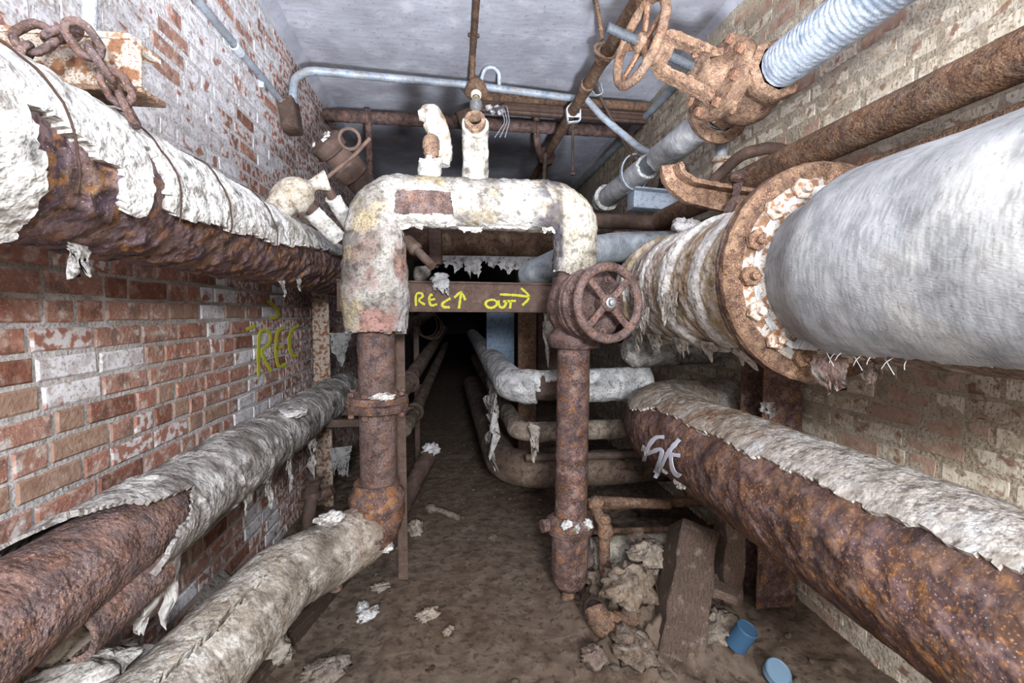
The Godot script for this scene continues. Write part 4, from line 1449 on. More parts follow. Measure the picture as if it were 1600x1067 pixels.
	for d in [[1.55, 205, 0.07, 1.0], [1.75, 212, 0.09, 2.0], [1.95, 214, 0.12, 3.0], [2.2, 216, 0.12, 4.0], [2.35, 225, 0.16, 5.0], [2.1, 250, 0.16, 6.0], [1.8, 262, 0.15, 7.0]]:
		mb = MB.new()
		var a := deg_to_rad(d[1])
		var o := c + Vector3(sin(a) * 0.278, cos(a) * 0.278, -d[0])
		rag(mb, o + Vector3(0, 0, 0.07), o + Vector3(0, 0, -0.07), Vector3(0.03 if d[1] < 230 else -0.01, -d[2], 0.02), 11, 7, d[3], 0.3, paper("c9c2ba"))
		part(mb, "torn_strip", "crumbly_plaster", t)
	for d in [[1.17, 203, 0.14, 3.3, 0.1, "a58d86"], [1.06, 200, 0.08, 8.0, 0.03, "9b8a80"]]:
		mb = MB.new()
		var a := deg_to_rad(d[1])
		var o := c + Vector3(sin(a) * 0.262, cos(a) * 0.262, -d[0])
		rag(mb, o + Vector3(-0.01, 0, d[4] * 0.7), o + Vector3(0, 0, -d[4] * 0.7), Vector3(0.0, -d[2], 0.01), 12, 10, d[3], 0.4, paper(d[5]))
		part(mb, "hanging_rag", "plaster", t)
	for k in 9:
		mb = MB.new()
		var a := deg_to_rad(214.5 + 1.2 * sin(k * 2.3))
		var o := c + Vector3(sin(a) * 0.274, cos(a) * 0.274, -0.9 - 0.028 * k)
		var z := 0.03 * sin(k * 4.1)
		tube(mb, route([o, o + Vector3(-0.006, -0.012, z * 0.5), o + Vector3(-0.004, -0.022 - 0.006 * (k % 3), z)], 0.02, 0.004), 0.001, 5, plainf(0.001, Color(0.85, 0.85, 0.85)))
		part(mb, "loose_thread", "canvas", t)


# ---------------------------------------------------------------- low on the right

func build_lower_right() -> void:
	var c := V(1.05, -0.576, 0)
	var t := thing("condensate_pipe", "heavily rusted pipe low on the right with beige crust and white sprayed letters", "pipe", c + Vector3(0, 0, -1.2))
	var pts := [c + Vector3(0, 0, -0.45), c + Vector3(0, 0, -2.42), c + Vector3(0.52, 0.01, -2.44)]
	var path := route(pts, 0.24, 0.012)
	var mb := MB.new()
	tube(mb, path, 0.19, 130, func(_s: float, a: float, q: Vector3) -> float:
		var k := FB.get_noise_3dv(q * 4.0)
		var o := FB.get_noise_3dv(q * 8.0 + Vector3(2, 9, 4))
		oc = Color(0.86, 0.8, 0.79) * clampf(0.8 + 0.75 * k, 0.4, 1.05)
		var dust := smoothstep(0.18, 0.4, FB.get_noise_3dv(q * 6.0 + Vector3(8, 1, 1)))
		oc = oc.lerp(Color(1.0, 1.0, 1.0), dust * 0.6)
		oc = oc.lerp(Color(1.0, 0.86, 0.62), clampf(o * 2.2, 0, 0.6) * smoothstep(2.1, 1.4, -q.z))
		return 0.19 + 0.005 * FB.get_noise_3dv(q * 12.0) + 0.006 * absf(FB.get_noise_3dv(Vector3(q.x, q.y, q.z * 0.6) * 30.0)) + 0.002 * FB.get_noise_3dv(q * 90.0))
	part(mb, "steel_pipe", "rust_scale", t)
	mb = MB.new()
	var pf := plasterf(0.202, 0.005, ["b5aaa0", "9d9185", "c9c8c8"], 0.25, 3.5)
	shell(mb, path, 0.186, 0.204, 150, func(s: float, a: float, q: Vector3) -> float:
		var r: float = pf.call(s, a, q)
		var grey := smoothstep(1.6, 1.1, -q.z)
		oc = oc.lerp(lin("c3c4c6"), 0.45 * grey)
		var rusty := smoothstep(0.12, 0.3, FB.get_noise_3dv(q * 5.0 + Vector3(0, 3, 6))) * smoothstep(1.2, 1.5, -q.z) * smoothstep(2.2, 1.8, -q.z)
		oc = oc.lerp(lin("8a6a55"), rusty * 0.8)
		return r + 0.006 * FB.get_noise_3dv(q * 16.0), func(_s: float, a: float, q: Vector3) -> float:
		var d := aa(a)
		var lo := ramp(-q.z, [[0.5, -41.0], [1.3, -44.0], [2.0, -44.0], [2.22, -62.0], [2.4, -60.0], [2.5, -40.0]])
		return minf((d - lo) / 14.0, (140.0 - d) / 14.0) + 0.4 * FB.get_noise_3dv(q * 9.0) + 0.3 * FB.get_noise_3dv(q * 40.0), Color(0.78, 0.77, 0.75))
	part(mb, "crust", "crumbly_plaster", t)
	# sprayed letters, laid on the round of the pipe
	var on_pipe := func(u: float, v: float) -> Array:
		var q := W(u, v, 1.0) - Vector3(0, EYE, 0)
		var o := Vector3(1.05, -0.576, 0)
		var k := Vector2(q.x, q.y)
		var A := k.dot(k)
		var Bq := -2.0 * k.dot(Vector2(o.x, o.y))
		var Cq := Vector2(o.x, o.y).length_squared() - 0.1955 * 0.1955
		var disc := maxf(0.0, Bq * Bq - 4.0 * A * Cq)
		var l := (-Bq - sqrt(disc)) / (2.0 * A)
		var p := q * l
		return [p + Vector3(0, EYE, 0), Vector3(p.x - o.x, p.y - o.y, 0).normalized()]
	mb = strokes([[[1039, 683], [1024, 682], [1011, 700], [1006, 720]], [[1008, 711], [1032, 700], [1036, 706], [1024, 738]], [[1062, 686], [1044, 706], [1036, 724], [1024, 746]], [[1040, 709], [1064, 712]], [[1048, 711], [1050, 734], [1060, 745], [1063, 739]]], on_pipe, 6.2)
	part(mb, "sprayed_letters", "paint_white", t)
	for d in [[1.98, -100, 0.05, 1.0], [1.85, -118, 0.03, 2.0], [1.72, -122, 0.035, 3.0], [2.05, -47, 0.03, 4.0], [1.6, -46, 0.03, 6.0]]:
		mb = MB.new()
		var a := deg_to_rad(d[1])
		var o := c + Vector3(sin(a) * 0.19, cos(a) * 0.19, -d[0])
		rag(mb, o + Vector3(0, 0, 0.05), o + Vector3(0, 0, -0.05), Vector3(-0.01, -d[2], 0.0), 9, 5, d[3] + 3.0, 0.4, paper("c8c2bd"), 0.005)
		part(mb, "loose_flake", "plaster", t)

	# the leaning timber prop
	var w0 := W(1050, 1092, 1.66)
	timber("timber_prop", "dark weathered timber prop leaning under the letter-marked pipe", Vector3(w0.x, 0.0, w0.z), W(1082, 826, 1.95), 0.17, 0.17, Vector3(-0.25, 0, 0.97), Color(0.6, 0.58, 0.57), 0.012)

	# rusty wall stanchion behind the pipes
	mb = MB.new()
	for s in [-1, 1]:
		bar(mb, Vector3(1.48, 0.0, -2.0 + s * 0.08), Vector3(1.48, 1.22, -2.0 + s * 0.08), 0.012, 0.2, Vector3(1, 0, 0), 0.003, Color(0.85, 0.75, 0.7), 0.006)
	bar(mb, Vector3(1.48, 0.0, -2.0), Vector3(1.48, 1.22, -2.0), 0.16, 0.012, Vector3(1, 0, 0), 0.003, Color(0.8, 0.7, 0.66), 0.004)
	var st := solo(mb, "stanchion", "rust_scale", "upright rusty steel column standing against the right wall behind the scaled pipe", "column")
	base_of[st] = st.position
	mb = MB.new()
	rag(mb, Vector3(1.36, 1.0, -1.905), Vector3(1.43, 1.0, -1.905), Vector3(0, -0.11, 0.004), 9, 8, 5.0, 0.5, paper("c9c7c6"), 0.006)
	part(mb, "peeling_flake", "plaster", st)

	timber("timber_stud", "short pale timber stud upright between the prop and the rusty column", Vector3(1.27, 0.0, -1.98), Vector3(1.28, 0.56, -1.98), 0.1, 0.12, Vector3(0, 0, 1), Color(1, 1, 1), 0.015)
	# lagged pipe crossing under everything
	var y := W(990, 868, 2.25).y
	t = thing("lagged_crossing_pipe", "short pale lagged pipe crossing low behind the timber prop", "pipe", Vector3(0.62, y, -2.25))
	path = route([Vector3(0.6, y, -2.25), Vector3(1.55, y, -2.25)], 0.1, 0.014)
	steel(t, "steel_pipe", path, 0.07, 36, "rust")
	mb = MB.new()
	shell(mb, route([Vector3(0.65, y, -2.25), Vector3(1.5, y, -2.25)], 0.1, 0.014), 0.07, 0.105, 60, plasterf(0.103, 0.004, ["b7b2a8", "a39c92", "c9c4bb"], 0.2, 5.0), func(s: float, a: float, q: Vector3) -> float:
		return minf((s - 0.03) * 20.0 + 0.5 * FB.get_noise_3dv(q * 12.0), 4.0))
	part(mb, "lagging", "crumbly_plaster", t)
	for k in 5:
		mb = MB.new()
		var o := Vector3(0.72 + 0.09 * k, y - 0.1, -2.23)
		rag(mb, o, o + Vector3(0.03, 0, 0), Vector3(0, -0.05 - 0.02 * (k % 2), 0), 4, 5, k * 1.7, 0.5, paper("8f857b"))
		part(mb, "hanging_strip", "plaster", t)
	# small condensate line with elbows in front of it
	t = thing("bypass_pipe", "small rusty pipe with two lumpy elbows beside the drip pot", "pipe", W(945, 890, 2.05))
	path = route([W(1045, 788, 2.35), W(936, 783, 2.2), W(928, 790, 2.1), W(944, 822, 2.05), W(945, 893, 2.05)], 0.045, 0.009)
	steel(t, "steel_pipe", path, 0.026, 28, "rust_orange", 0.002, Color(0.85, 0.74, 0.7))
	for d in [[W(931, 786, 2.11), 0.05, 0.04, 0.04], [W(945, 830, 2.05), 0.045, 0.06, 0.045], [W(945, 812, 2.05), 0.036, 0.03, 0.036]]:
		mb = MB.new()
		lump(mb, d[0], Vector3(d[1], d[2], d[3]) * 0.85, 0.2, d[2] * 90.0, 0.25, rustf(1.0, 0.0, Color(0.95, 0.85, 0.76)))
		part(mb, "elbow", "rust_orange", t)
	for d in [[783, 2.4, 0.026, "upper thin rusty pipe crossing behind the drip pot and the timber prop", Color(0.95, 0.78, 0.68)], [826, 2.42, 0.02, "lower thin rusty pipe lying just above the pale lagged pipe", Color(0.85, 0.7, 0.64)]]:
		var q := W(960, d[0] + 3, d[1])
		t = thing("thin_pipe", d[3], "pipe", Vector3(q.x, q.y, q.z))
		steel(t, "steel_pipe", route([Vector3(0.55, q.y, q.z), Vector3(1.5, q.y - 0.02, q.z)], 0.1, 0.02), d[2], 20, "rust_orange", 0.002, d[4])


func build_far() -> void:
	# three pipes on the right of the walkway: each comes up the tunnel and turns to the right wall
	var t := thing("far_bend_pipe", "pale insulated pipe turning right behind the arch, topmost of the three far bends", "pipe", V(0.34, -0.43, 2.62))
	var path := route([V(0.32, -0.40, 9.0), V(0.33, -0.43, 2.62), V(1.15, -0.42, 2.66)], 0.2, 0.02)
	steel(t, "steel_pipe", path, 0.075, 40, "rust_plain")
	var mb := MB.new()
	shell(mb, path, 0.078, 0.105, 56, plasterf(0.1, 0.008, ["c6c7c9", "9fa0a2", "dcdde0"], 0.35, 4.0), func(s: float, a: float, q: Vector3) -> float:
		var m := 3.0 + 4.5 * FB.get_noise_3dv(q * 5.0)
		if q.x > 0.47 and q.x < 0.72: m = minf(m, 1.2 * (40.0 - absf(aa(a))) / 40.0 + 2.0 * FB.get_noise_3dv(q * 9.0))
		return m)
	part(mb, "insulation", "plaster", t)
	for d in [[3.0, 0.5, 1.0], [3.35, 0.6, 2.0], [3.15, 0.45, 3.2]]:
		mb = MB.new()
		var o := V(0.25, -0.5, d[0])
		rag(mb, o + Vector3(0, 0, 0.12), o + Vector3(0, 0, -0.12), Vector3(0.0, -d[1], 0.05), 10, 12, d[2], 0.5, paper("b9b6b4"), 0.006)
		part(mb, "hanging_strip", "plaster", t)
	t = thing("far_bend_pipe", "thinner dirty lagged pipe turning right below the pale insulated bend, the middle one of three", "pipe", V(0.4, -0.74, 2.8))
	path = route([V(0.3, -0.72, 7.5), V(0.39, -0.74, 2.8), V(1.4, -0.74, 2.84)], 0.13, 0.02)
	mb = MB.new()
	tube(mb, path, 0.062, 40, plasterf(0.062, 0.009, ["998d82", "7d7168", "b7aca2"], 0.4, 6.0))
	part(mb, "lagging", "crumbly_plaster", t)
	mb = MB.new()
	rag(mb, V(0.44, -0.66, 2.72), V(0.5, -0.68, 2.7), Vector3(0, -0.34, 0.01), 7, 12, 4.4, 0.8, paper("b5aca2"), 0.006)
	part(mb, "hanging_strip", "plaster", t)
	t = thing("far_bend_pipe", "thick brown pipe turning right close above the floor, lowest of the three bends", "pipe", V(0.33, -1.03, 2.9))
	path = route([V(0.22, -1.0, 6.5), V(0.32, -1.03, 2.92), V(1.45, -1.03, 2.96)], 0.3, 0.02)
	mb = MB.new()
	tube(mb, path, 0.115, 48, plasterf(0.115, 0.006, ["75665c", "5f5149", "8b7c71"], 0.3, 3.0))
	part(mb, "lagging", "crumbly_plaster", t)
	t = thing("thin_pipe", "thin brown pipe lying between the middle and lowest bends behind the drip leg", "pipe", V(0.45, -0.9, 2.75))
	steel(t, "steel_pipe", route([V(0.42, -0.885, 2.75), V(1.4, -0.89, 2.75)], 0.1, 0.03), 0.025, 18, "rust_plain")
	# left rack: pipes on legs along the far left
	for d in [[-0.36, -0.5, 2.75, 0.055, "upper pipe of the dark rack left of the far walkway"], [-0.33, -0.74, 2.9, 0.045, "lower bent pipe of the dark rack left of the far walkway"], [-0.5, -0.2, 2.9, 0.06, "highest lagged pipe of the dark rack left of the far walkway"]]:
		t = thing("rack_pipe", d[4], "pipe", V(d[0], d[1], d[2]))
		path = route([V(d[0] + 0.17, d[1] + 0.25, 7.5), V(d[0] + 0.03, d[1] + 0.03, d[2] + 0.4), V(d[0], d[1], d[2]), V(d[0] - 0.09, d[1], d[2])], 0.08, 0.02)
		mb = MB.new()
		tube(mb, path, d[3], 30, plasterf(d[3], 0.006, ["75675e", "5b4e47", "8d8178"], 0.4, 6.0))
		part(mb, "lagging", "crumbly_plaster", t)
		mb = MB.new()
		lathe(mb, Transform3D(Basis(Vector3.RIGHT, PI / 2), V(d[0] + 0.03, d[1] + 0.03, d[2] + 0.5)), [[d[3], 0.0], [d[3] + 0.022, 0.004], [d[3] + 0.022, 0.04], [d[3], 0.05]], 24, Color(0.7, 0.62, 0.58), 0.004)
		part(mb, "flange", "rust_plain", t)
	for d in [[3.3, -0.42, 1.3], [4.3, -0.36, 1.28], [2.95, -0.56, 1.34]]:
		mb = MB.new()
		bar(mb, Vector3(d[1], 0, -d[0]), Vector3(d[1], d[2], -d[0]), 0.05, 0.05, Vector3(0, 0, 1), 0.006, Color(0.8, 0.72, 0.68), 0.006)
		bar(mb, Vector3(d[1] - 0.4, 0.72, -d[0]), Vector3(d[1] + 0.12, 0.72, -d[0]), 0.04, 0.05, Vector3.UP, 0.005, Color(0.8, 0.72, 0.68), 0.006)
		solo(mb, "rack_post", "rust_plain", {3.3: "rusty rack upright nearest the far walkway on its left", 4.3: "farthest rusty rack upright left of the walkway", 2.95: "rusty rack upright close behind the left angle post"}[d[0]], "post")
	mb = MB.new()
	for k in 3:
		hoop(mb, V(-0.22 - 0.03 * k, -0.12 + 0.02 * k, 4.2), Vector3(0.3, 0.2, 1.0 - 0.3 * k), 0.11 + 0.012 * k, 0.005, 30, plainf(0.005, Color(0.6, 0.5, 0.45)))
	solo(mb, "wire_coil", "rust_plain", "loose coil of rusty wire hanging on the far left rack", "wire")
	t = thing("floor_pipe_stub", "dark pipe stub with white paper lump lying on the floor left of the walkway", "pipe", V(-0.2, -1.2, 3.1))
	steel(t, "steel_pipe", route([V(-0.42, -1.33, 2.85), V(-0.2, -1.02, 3.3)], 0.1, 0.02), 0.06, 26, "rust_plain", 0.01, Color(0.7, 0.62, 0.58))
	mb = MB.new()
	lump(mb, V(-0.19, -0.98, 3.3), Vector3(0.06, 0.05, 0.05), 0.0, 5.5, 0.6, paper("c9c9cc"))
	part(mb, "paper_lump", "plaster", t)
	# right far panels
	t = thing("rivet_post", "rusty riveted steel post standing beyond the arch on the right", "post", V(0.62, -0.3, 4.0))
	mb = MB.new()
	bar(mb, V(0.62, -1.4, 4.0), V(0.62, 0.35, 4.0), 0.16, 0.03, Vector3(0, 0, 1), 0.004, Color(0.95, 0.75, 0.62), 0.004)
	part(mb, "plate", "rust_orange", t)
	for k in 8:
		mb = MB.new()
		lump(mb, V(0.62, -0.72 + 0.13 * k, 3.98), Vector3(0.02, 0.02, 0.014), 0.0, k, 0.05, plainf(1.0, Color(0.8, 0.65, 0.55)), 12, 8)
		part(mb, "rivet", "rust_orange", t)
	mb = MB.new()
	box(mb, Transform3D(Basis(), V(0.41, -0.25, 4.25)), Vector3(0.26, 0.75, 0.05), 0.006, lin("7e8b98"), 0.004)
	solo(mb, "metal_panel", "metal_grey", "blue grey sheet metal panel beyond the arch right of the walkway", "panel")
	mb = MB.new()
	box(mb, Transform3D(Basis(), V(0.93, -0.3, 4.1)), Vector3(0.4, 1.0, 0.05), 0.006, Color(0.85, 0.62, 0.52), 0.006)
	solo(mb, "metal_panel", "rust_plain", "red brown rusty sheet panel behind the right leg of the arch", "panel")
	mb = MB.new()
	rag(mb, W(848, 486, 2.55), W(874, 487, 2.55), Vector3(0, -0.34, 0), 9, 10, 6.6, 0.4, paper("b6b2ae"), 0.006)
	solo(mb, "torn_lagging", "plaster", "shredded grey lagging hanging left of the valve under the beam", "lagging")


# a flat bar swept along a path, w wide along `side` and h thick
func sweep(mb: MB, path: PackedVector3Array, w: float, h: float, side: Vector3, given: Color, wob := 0.003) -> void:
	var col := soft(given)
	var n := path.size()
	var last := -1
	for i in n:
		var t := (path[mini(i + 1, n - 1)] - path[maxi(i - 1, 0)]).normalized()
		var s := (side - t * side.dot(t)).normalized()
		var u := s.cross(t)
		var k := mb.v.size()
		for e in [[-1, -1], [1, -1], [1, -1], [1, 1], [1, 1], [-1, 1], [-1, 1], [-1, -1]]:
			var at: Vector3 = path[i] + s * (e[0] * w / 2) + u * (e[1] * h / 2)
			at += Vector3.ONE * wob * FB.get_noise_3dv(at * 25.0)
			mb.vert(at, col * (0.9 + 0.2 * SN.get_noise_3dv(at * 15.0)))
		if last >= 0:
			for e in [0, 2, 4, 6]:
				mb.quad(last + e, last + e + 1, k + e + 1, k + e)
		if i == 0: mb.quad(k + 6, k + 4, k + 2, k)
		if i == n - 1: mb.quad(k, k + 2, k + 4, k + 6)
		last = k


func chain(called: String, label: String, path: PackedVector3Array, len: float, w: float, r: float, grp: String) -> void:
	var t := thing(called, label, "chain", path[-1], grp)
	var fr := frames(path)
	for i in path.size():
		var mb := MB.new()
		var d: Vector3 = fr[0][i]
		var a := 0.5 if i % 2 == 0 else 0.5 + PI / 2
		var s: Vector3 = fr[1][i] * cos(a) + fr[2][i] * sin(a)
		var p := PackedVector3Array()
		for k in 28:
			var b := TAU * k / 28
			p.append(path[i] + s * (w * 0.5 * cos(b)) + d * (w * 0.5 * sin(b) + (len - w) * 0.5 * signf(sin(b))))
		tube(mb, p, r, 10, rustf(r, 0.0015, Color(0.85, 0.8, 0.82)), 0, true)
		part(mb, "link", "rust", t)


func build_top_left() -> void:
	var z := 1.12
	var t := thing("wall_bracket", "rusty flaking steel bracket sticking out of the left wall above the white flaking pipe", "bracket", Vector3(-0.9, W(150, 100, z).y, -z))
	var a := Vector3(-1.12, W(150, 70, z).y, -z)
	var b := Vector3(W(231, 100, z).x, a.y, -z)
	var mb := MB.new()
	bar(mb, a + Vector3(0, 0, 0.02), b + Vector3(0, 0, 0.02), 0.012, 0.1, Vector3.UP, 0.004, Color(0.6, 0.5, 0.42), 0.004)
	for v in mb.v.size(): mb.v[v] -= Vector3(0, 0.045, 0)
	part(mb, "web", "rust_paint", t)
	mb = MB.new()
	bar(mb, a + Vector3(0, 0.008, -0.02), b + Vector3(-0.015, 0.008, -0.02), 0.1, 0.014, Vector3.UP, 0.003, Color(0.85, 0.85, 0.85), 0.004)
	part(mb, "top_flange", "rust_paint", t)
	mb = MB.new()
	bar(mb, a + Vector3(0, -0.095, -0.02), b + Vector3(0, -0.095, -0.02), 0.09, 0.012, Vector3.UP, 0.003, Color(0.9, 0.8, 0.7), 0.004)
	part(mb, "bottom_flange", "rust_orange", t)
	chain("chain", "rusty chain hanging from the end of the wall bracket down behind the white pipe", route([W(130, 62, 1.03), W(142, 80, 1.04), W(158, 100, 1.05), W(178, 128, 1.06), W(200, 172, 1.07)], 0.1, 0.043), 0.062, 0.04, 0.0078, "")
	chain("chain", "rusty chain looped over the wall bracket at the left edge above the white pipe", route([W(32, 92, 1.0), W(45, 66, 1.0), W(64, 52, 1.02), W(98, 54, 1.04)], 0.1, 0.043), 0.062, 0.04, 0.0078, "")
	t = thing("conduit", "short pale conduit dropping down the wall behind the hanging chain", "conduit", W(139, 50, 1.17))
	steel(t, "tube", route([W(141, -60, 1.17), W(139, 60, 1.17)], 0.1, 0.02), 0.014, 16, "metal_grey", 0.001, Color.WHITE)
	# long conduit on the wall
	var y := 1.295
	t = thing("conduit", "long grey conduit running along the top of the left brick wall into a rusty box", "conduit", V(-1.055, y, 3.05))
	steel(t, "tube", route([V(-1.055, y, 1.2), V(-1.055, y + 0.01, 3.06)], 0.1, 0.03), 0.018, 20, "metal_grey", 0.001, Color(0.6, 0.62, 0.66))
	mb = MB.new()
	lathe(mb, axis_at(V(-1.055, y, 2.45), Vector3(0, 0, -1)), [[0.018, 0.0], [0.024, 0.004], [0.024, 0.07], [0.018, 0.074]], 20, Color.WHITE)
	part(mb, "coupling", "metal_grey", t)
	for zz in [1.75, 2.8]:
		mb = MB.new()
		box(mb, Transform3D(Basis(), V(-1.066, y, zz)), Vector3(0.03, 0.075, 0.02), 0.004, Color(0.8, 0.8, 0.8))
		part(mb, "strap", "metal_grey", t)
	t = thing("junction_box", "dark rusty junction box on the left wall where the two conduits meet", "junction box", V(-1.03, 1.24, 3.15))
	mb = MB.new()
	var bx := Transform3D(Basis(Vector3(0, 0, 1), 0.12), V(-1.02, 1.235, 3.12))
	box(mb, bx, Vector3(0.1, 0.2, 0.13), 0.012, Color(0.72, 0.6, 0.55), 0.004)
	part(mb, "body", "rust_plain", t)
	mb = MB.new()
	box(mb, bx.translated_local(Vector3(0.0, 0, 0.068)), Vector3(0.094, 0.19, 0.008), 0.003, Color(0.62, 0.5, 0.47), 0.003)
	part(mb, "cover", "rust_plain", t)
	for s in [-1, 1]:
		mb = MB.new()
		lathe(mb, axis_at(bx * Vector3(0, 0.075 * s, 0.071), Vector3(0, 0, 1)), [[0.008, 0.0], [0.007, 0.004], [0.0, 0.005]], 10, Color(0.7, 0.6, 0.5))
		part(mb, "screw", "rust_orange", t)
	var p0 := V(-1.0, 1.32, 3.1)
	t = thing("conduit", "grey conduit bending up from the rusty wall box and crossing below the ceiling", "conduit", p0)
	steel(t, "tube", route([p0, W(461, 108, 3.2), W(742, 134, 3.45), W(905, 155, 3.55)], 0.27, 0.02), 0.026, 24, "metal_grey", 0.001, Color(0.6, 0.64, 0.7))

	# capped pipe end and the lagged branch
	t = thing("capped_pipe", "rusty capped pipe end pointing up left beside the left shoulder of the arch", "pipe", W(560, 275, 2.72))
	var c0 := W(512, 226, 2.6)
	var c1 := W(640, 372, 2.98)
	steel(t, "steel_pipe", route([c0, c1], 0.1, 0.012), 0.072, 44, "rust_plain", 0.002, Color(0.9, 0.75, 0.72))
	var d := (c0 - c1).normalized()
	for k in [[0.16, 0.086, 0.07], [0.0, 0.088, 0.06]]:
		mb = MB.new()
		lathe(mb, axis_at(c0 - d * k[0], d), [[0.07, -0.05], [k[1], -0.04], [k[1] + 0.003, 0.02], [k[1] - 0.008, 0.028], [k[2], 0.032], [0.03, 0.036], [0.0, 0.036]], 40, Color(0.9, 0.76, 0.74), 0.004)
		part(mb, "cap" if k[0] == 0.0 else "collar", "rust_plain", t)
	for k in 7:
		mb = MB.new()
		lump(mb, c0 + d * 0.034 + axis_at(Vector3.ZERO, d).basis * Vector3(0.055 * sin(k * 2.2), 0, 0.05 * cos(k * 1.7)), Vector3(0.014, 0.01, 0.008), k, k * 1.3, 0.8, paper("d5d0ca"), 10, 6)
		part(mb, "paint_fleck", "plaster", t)
	t = thing("branch_pipe", "lumpy beige lagged branch rising from the white flaking pipe towards the rusty wire eye", "pipe", W(430, 330, 2.05))
	mb = MB.new()
	var path := route([W(420, 345, 2.02), W(445, 315, 2.06), W(494, 286, 2.12), W(512, 282, 2.13)], 0.06, 0.008)
	tube(mb, path, 0.07, 48, func(s: float, q: float, p: Vector3) -> float:
		plasterf(0.07, 0.004, ["cfc8bd", "b9b0a4", "dcd8d2"], 0.2, 6.0).call(s, q, p)
		return 0.066 + 0.012 * sin(s * 34.0 + 2.6) - 0.03 * smoothstep(0.2, 0.25, s) + 0.004 * FB.get_noise_3dv(p * 20.0))
	part(mb, "lagging", "crumbly_plaster", t)
	for k in [[W(478, 318, 2.1), W(530, 372, 2.2), 0.03], [W(512, 296, 2.14), W(548, 352, 2.28), 0.022]]:
		steel(t, "steel_pipe", route([k[0], k[1]], 0.1, 0.02), k[2], 22, "rust_plain", 0.002, Color(0.85, 0.7, 0.66))
		mb = MB.new()
		shell(mb, route([k[0].lerp(k[1], 0.2), k[1]], 0.1, 0.008), k[2], k[2] + 0.016, 36, plasterf(k[2] + 0.014, 0.005, ["dcdcdc", "c4c0bc", "eeeeee"], 0.2, 8.0), func(s: float, q: float, p: Vector3) -> float:
			return (absf(aa(q) - 10.0) - 62.0) / 40.0 + 0.5 * FB.get_noise_3dv(p * 18.0))
		part(mb, "split_lagging", "plaster", t)
	t = thing("wire_eye", "rusty rod with a looped eye standing out of the lagged branch", "rod", W(505, 275, 2.15))
	mb = MB.new()
	var q0 := W(508, 280, 2.14)
	var q1 := W(556, 240, 2.1)
	tube(mb, route([q0, q1, W(578, 216, 2.1)], 0.02, 0.01), 0.0085, 12, rustf(0.0085, 0.001, Color(0.95, 0.78, 0.72)))
	part(mb, "rod", "rust_plain", t)
	mb = MB.new()
	hoop(mb, W(546, 217, 2.1), Vector3(0.1, -0.1, 1), 0.042, 0.008, 40, rustf(0.0075, 0.001, Color(0.95, 0.78, 0.72)))
	part(mb, "eye", "rust_plain", t)

	# rusty column and scraps at the end of the left wall
	t = thing("wall_column", "flaking rusty steel column at the far end of the left wall beside yellow letters", "column", V(-0.95, -1.4, 3.45))
	mb = MB.new()
	bar(mb, V(-0.945, -1.4, 3.4), V(-0.945, 0.25, 3.4), 0.115, 0.02, Vector3(0, 0, 1), 0.004, Color(0.6, 0.47, 0.38), 0.004)
	part(mb, "front_flange", "rust_paint", t)
	mb = MB.new()
	bar(mb, V(-0.945, -1.4, 3.47), V(-0.945, 0.25, 3.47), 0.015, 0.13, Vector3(0, 0, 1), 0.004, Color(0.8, 0.7, 0.6), 0.004)
	part(mb, "web", "rust_orange", t)
	for k in [[W(530, 520, 3.39), "torn grey sheet hanging beyond the rusty wall column, upper one", 0.24, 1.4], [W(530, 700, 3.39), "torn grey sheet hanging low beyond the rusty wall column", 0.42, 2.7]]:
		mb = MB.new()
		rag(mb, k[0] - Vector3(0.07, 0, 0), k[0] + Vector3(0.08, 0, -0.05), Vector3(0, -k[2], 0.02), 11, 12, k[3], 0.5, paper("98999b"), 0.006)
		solo(mb, "torn_sheet", "plaster", k[1], "lagging")
	t = thing("tee_fitting", "small brown pipe tee low behind the grey insulated left pipe", "pipe", W(488, 790, 2.75))
	steel(t, "steel_pipe", route([W(478, 850, 2.6), W(490, 745, 2.75)], 0.1, 0.02), 0.035, 24, "rust_plain", 0.002, Color(0.9, 0.76, 0.72))
	mb = MB.new()
	lathe(mb, axis_at(W(487, 772, 2.72), Vector3(0.1, 1, 0)), [[0.035, -0.02], [0.055, -0.014], [0.055, 0.02], [0.04, 0.028], [0.04, 0.06], [0.05, 0.065], [0.05, 0.085], [0.03, 0.09]], 24, Color(0.9, 0.76, 0.7), 0.004)
	part(mb, "collar", "rust_plain", t)
	steel(t, "steel_pipe", route([W(470, 790, 2.74), W(520, 765, 2.74)], 0.1, 0.02), 0.03, 20, "rust_plain", 0.002, Color(0.9, 0.76, 0.72))


